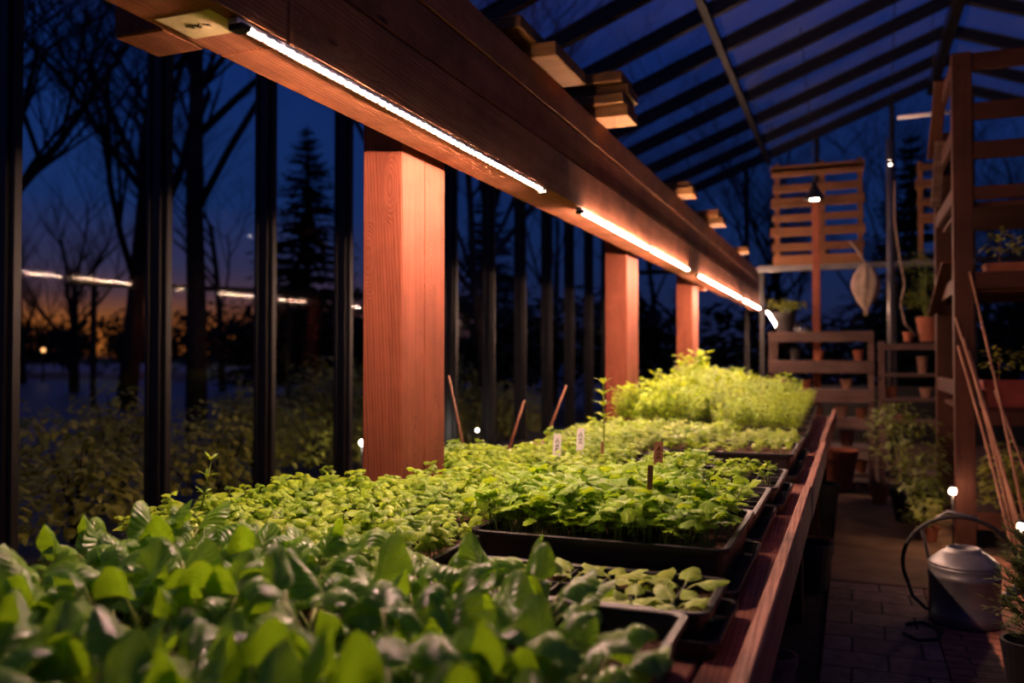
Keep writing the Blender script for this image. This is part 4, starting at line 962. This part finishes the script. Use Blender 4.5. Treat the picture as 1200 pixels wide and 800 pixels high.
copy_tree(o, (1.0, 16.4, -.06), (0, 0, 1), .55, 'dark spruce behind the far gable above the right rack')
copy_tree(o, (4.6, 16.5, -.06), (0, 0, 4), .75, 'dark spruce beyond the far right corner')
# shrubs and far hedges
def shrub(name, lab, loc, blobs, n, sz, seed, m=m_shrub, grp='shrubs outside the glass', cat='shrub'):
    rg = random.Random(seed); o = thing(name, lab, cat, loc, 0, grp)
    stems(rg, blobs, (0, 0, 0), .014, 3).build('stem', m_bark, o); foliage(rg, blobs, n, sz).build('foliage', m, o); return o
B1 = [((0, 0, .5), (.55, .55, .42)), ((.35, .2, .42), (.4, .4, .36)), ((-.3, -.25, .4), (.42, .42, .36))]
B2 = [((0, 0, .42), (.6, .6, .36)), ((.4, -.3, .4), (.4, .4, .3)), ((-.4, .2, .5), (.4, .4, .4))]
s1 = shrub('garden_shrub', 'leafy shrub outside the first pane at the left', (-4.70, 2.99, -.06), B1, 1500, .075, 51)
s2 = shrub('garden_shrub', 'leafy shrub outside between the first and second mullions', (-4.85, 4.29, -.06), B2, 1500, .075, 52)
slab = [(-4.95, 5.72, 1, 1.0, 'leafy shrub outside the third pane'), (-4.75, 7.15, 2, .95, 'leafy shrub outside left of the nearest post'), (-4.85, 8.71, 3, 1.0, 'shrub outside behind the nearest post'), (-4.65, 10.40, 1, .95, 'shrub outside right of the nearest post'), (-4.95, 12.22, 2, 1.05, 'shrub outside left of the middle post'),
        (-6.05, 4.16, 4, 1.1, 'second-row shrub outside the first pane, brighter top'), (-6.25, 5.98, 5, 1.15, 'second-row shrub outside the second pane'), (-6.15, 7.80, 6, 1.2, 'second-row shrub outside the third pane'), (-6.25, 9.75, 3, 1.25, 'second-row shrub outside behind the nearest post'), (-6.15, 11.96, 1, 1.2, 'second-row shrub outside past the nearest post'),
        (-7.95, 11.96, 2, 1.5, 'tall shrub outside the third pane farther back'), (-7.75, 14.95, 4, 1.5, 'tall shrub outside behind the nearest post farther back')]
for i, (x, y, a, s_, lab) in enumerate(slab): copy_tree((s1, s2)[i % 2], (x, y, -.06), (0, 0, a), s_, lab, 'shrubs outside the glass')
BH = [((0, 0, 1.6), (1.9, 1.5, 1.5)), ((1.4, .3, 1.3), (1.2, 1.2, 1.1)), ((-1.4, 0, 1.4), (1.2, 1.2, 1.3))]
hb = shrub('evergreen_bush', 'dark evergreen bush under the spruce outside', (-13.5, 20, -.06), BH, 900, .38, 61, m_needle, 'dark bushes in the distance', 'bush')
hl = [(-16.5, 23, 1, 1.1, 'dark evergreen bush left of the spruce foot'), (-10.5, 20.5, 2, 1.0, 'dark evergreen bush behind the nearest post outside'), (-8.2, 18, 3, .95, 'dark evergreen bush right of the nearest post outside'), (-6.8, 21, 4, 1.1, 'dark evergreen bush left of the middle post outside'), (-4.6, 19, 5, 1.0, 'dark evergreen bush outside the far left corner'),
      (-1.5, 18, 1, .9, 'dark evergreen bush behind the far gable at the left'), (1.2, 18.5, 2, 1.0, 'dark evergreen bush behind the far gable at the middle'), (4.0, 18.5, 3, 1.05, 'dark evergreen bush behind the far gable at the right'), (8.2, 10, 4, 1.0, 'dark evergreen bush beyond the right glass wall')]
for (x, y, a, s_, lab) in hl: copy_tree(hb, (x, y, -.06), (0, 0, a), s_, lab, 'dark bushes in the distance')
far = [(-10, 1.0), (35, .95), (75, 1.05), (118, .95), (160, 1.1), (205, 1.0), (250, 1.05), (295, 1.2), (340, 1.3), (385, 1.3)]
for i, (u, s_) in enumerate(far):
    d = 62+8*(i % 3); x = (u-998)/1076*d; y = (d+.37*x)/.929
    copy_tree(hb, (x, y, -.06), (0, 0, i*1.3), 1.7*s_, 'dark far bush on the horizon, %s from the left' % ['first', 'second', 'third', 'fourth', 'fifth', 'sixth', 'seventh', 'eighth', 'ninth', 'tenth'][i], 'far bushes on the horizon')
pg = thing('pergola', 'dark level garden rail on posts seen through the left panes', 'rail', (-16.2, 14.0, -.06))
b = MB(); b.bar((0, 0, 2.95), (5.5, 8.5, 3.0), .1, .12); b.build('rail', m_bark, pg)
for q in (.05, .5, .95): MB().box((5.5*q-.05, 8.5*q-.05, 0), (5.5*q+.05, 8.5*q+.05, 2.9), .005).build('post', m_bark, pg)
gl = thing('garden_lamp', 'bright little garden lamp outside, left of the nearest post', 'small lamp', (-4.05, 6.57, -.06))
MB().tube([(0, 0, 0), (0, 0, .49)], .01, 8).build('stake', m_frame, gl); MB().lathe([(.0002, .49), (.015, .497), (.021, .512), (.015, .527), (.0002, .534)], (0, 0, 0), 12).build('globe', emit('garden_lamp_light', (1, .85, .7), 500), gl)
sl = thing('distant_light', 'far point of light seen between mullions past the nearest post', 'distant light', (-14.5, 39, -.06))  # far point of light, shaped as a globe on an added pole
MB().tube([(0, 0, 0), (0, 0, 3.6)], .06, 8).build('pole', m_bark, sl); MB().lathe([(.0002, 3.6), (.06, 3.64), (.075, 3.7), (.06, 3.76), (.0002, 3.8)], (0, 0, 0), 12).build('globe', m_spot, sl)
wl_ = thing('distant_light', 'tiny orange window light far off at the left, below the horizon bushes', 'distant light', (-40, 33, -.06))  # stands in for a distant lit window; pole and globe are invented
MB().tube([(0, 0, 0), (0, 0, 1.6)], .05, 8).build('pole', m_bark, wl_); MB().lathe([(.0002, 1.6), (.1, 1.66), (.11, 1.74), (.0002, 1.84)], (0, 0, 0), 12).build('globe', m_glow, wl_)

g2 = thing('garden_lamp', 'faint little garden lamp outside, right of the nearest post', 'small lamp', (-4.1, 9.2, -.06))
MB().tube([(0, 0, 0), (0, 0, .4)], .01, 8).build('stake', m_frame, g2); MB().lathe([(.0002, .4), (.012, .406), (.016, .418), (.012, .43), (.0002, .436)], (0, 0, 0), 12).build('globe', m_spot, g2)
# ------------------------------------------------------------------ colour management and light transport
S.view_settings.view_transform = 'Standard'; S.view_settings.look = 'None'; S.view_settings.exposure = 0.0; S.view_settings.gamma = 1.0; S.view_settings.use_curve_mapping = False
c = S.cycles
c.use_denoising = True; c.max_bounces = 8; c.diffuse_bounces = 4; c.glossy_bounces = 3; c.transparent_max_bounces = 24; c.sample_clamp_indirect = 6.0
c.use_light_tree = True; c.caustics_reflective = False; c.caustics_refractive = False
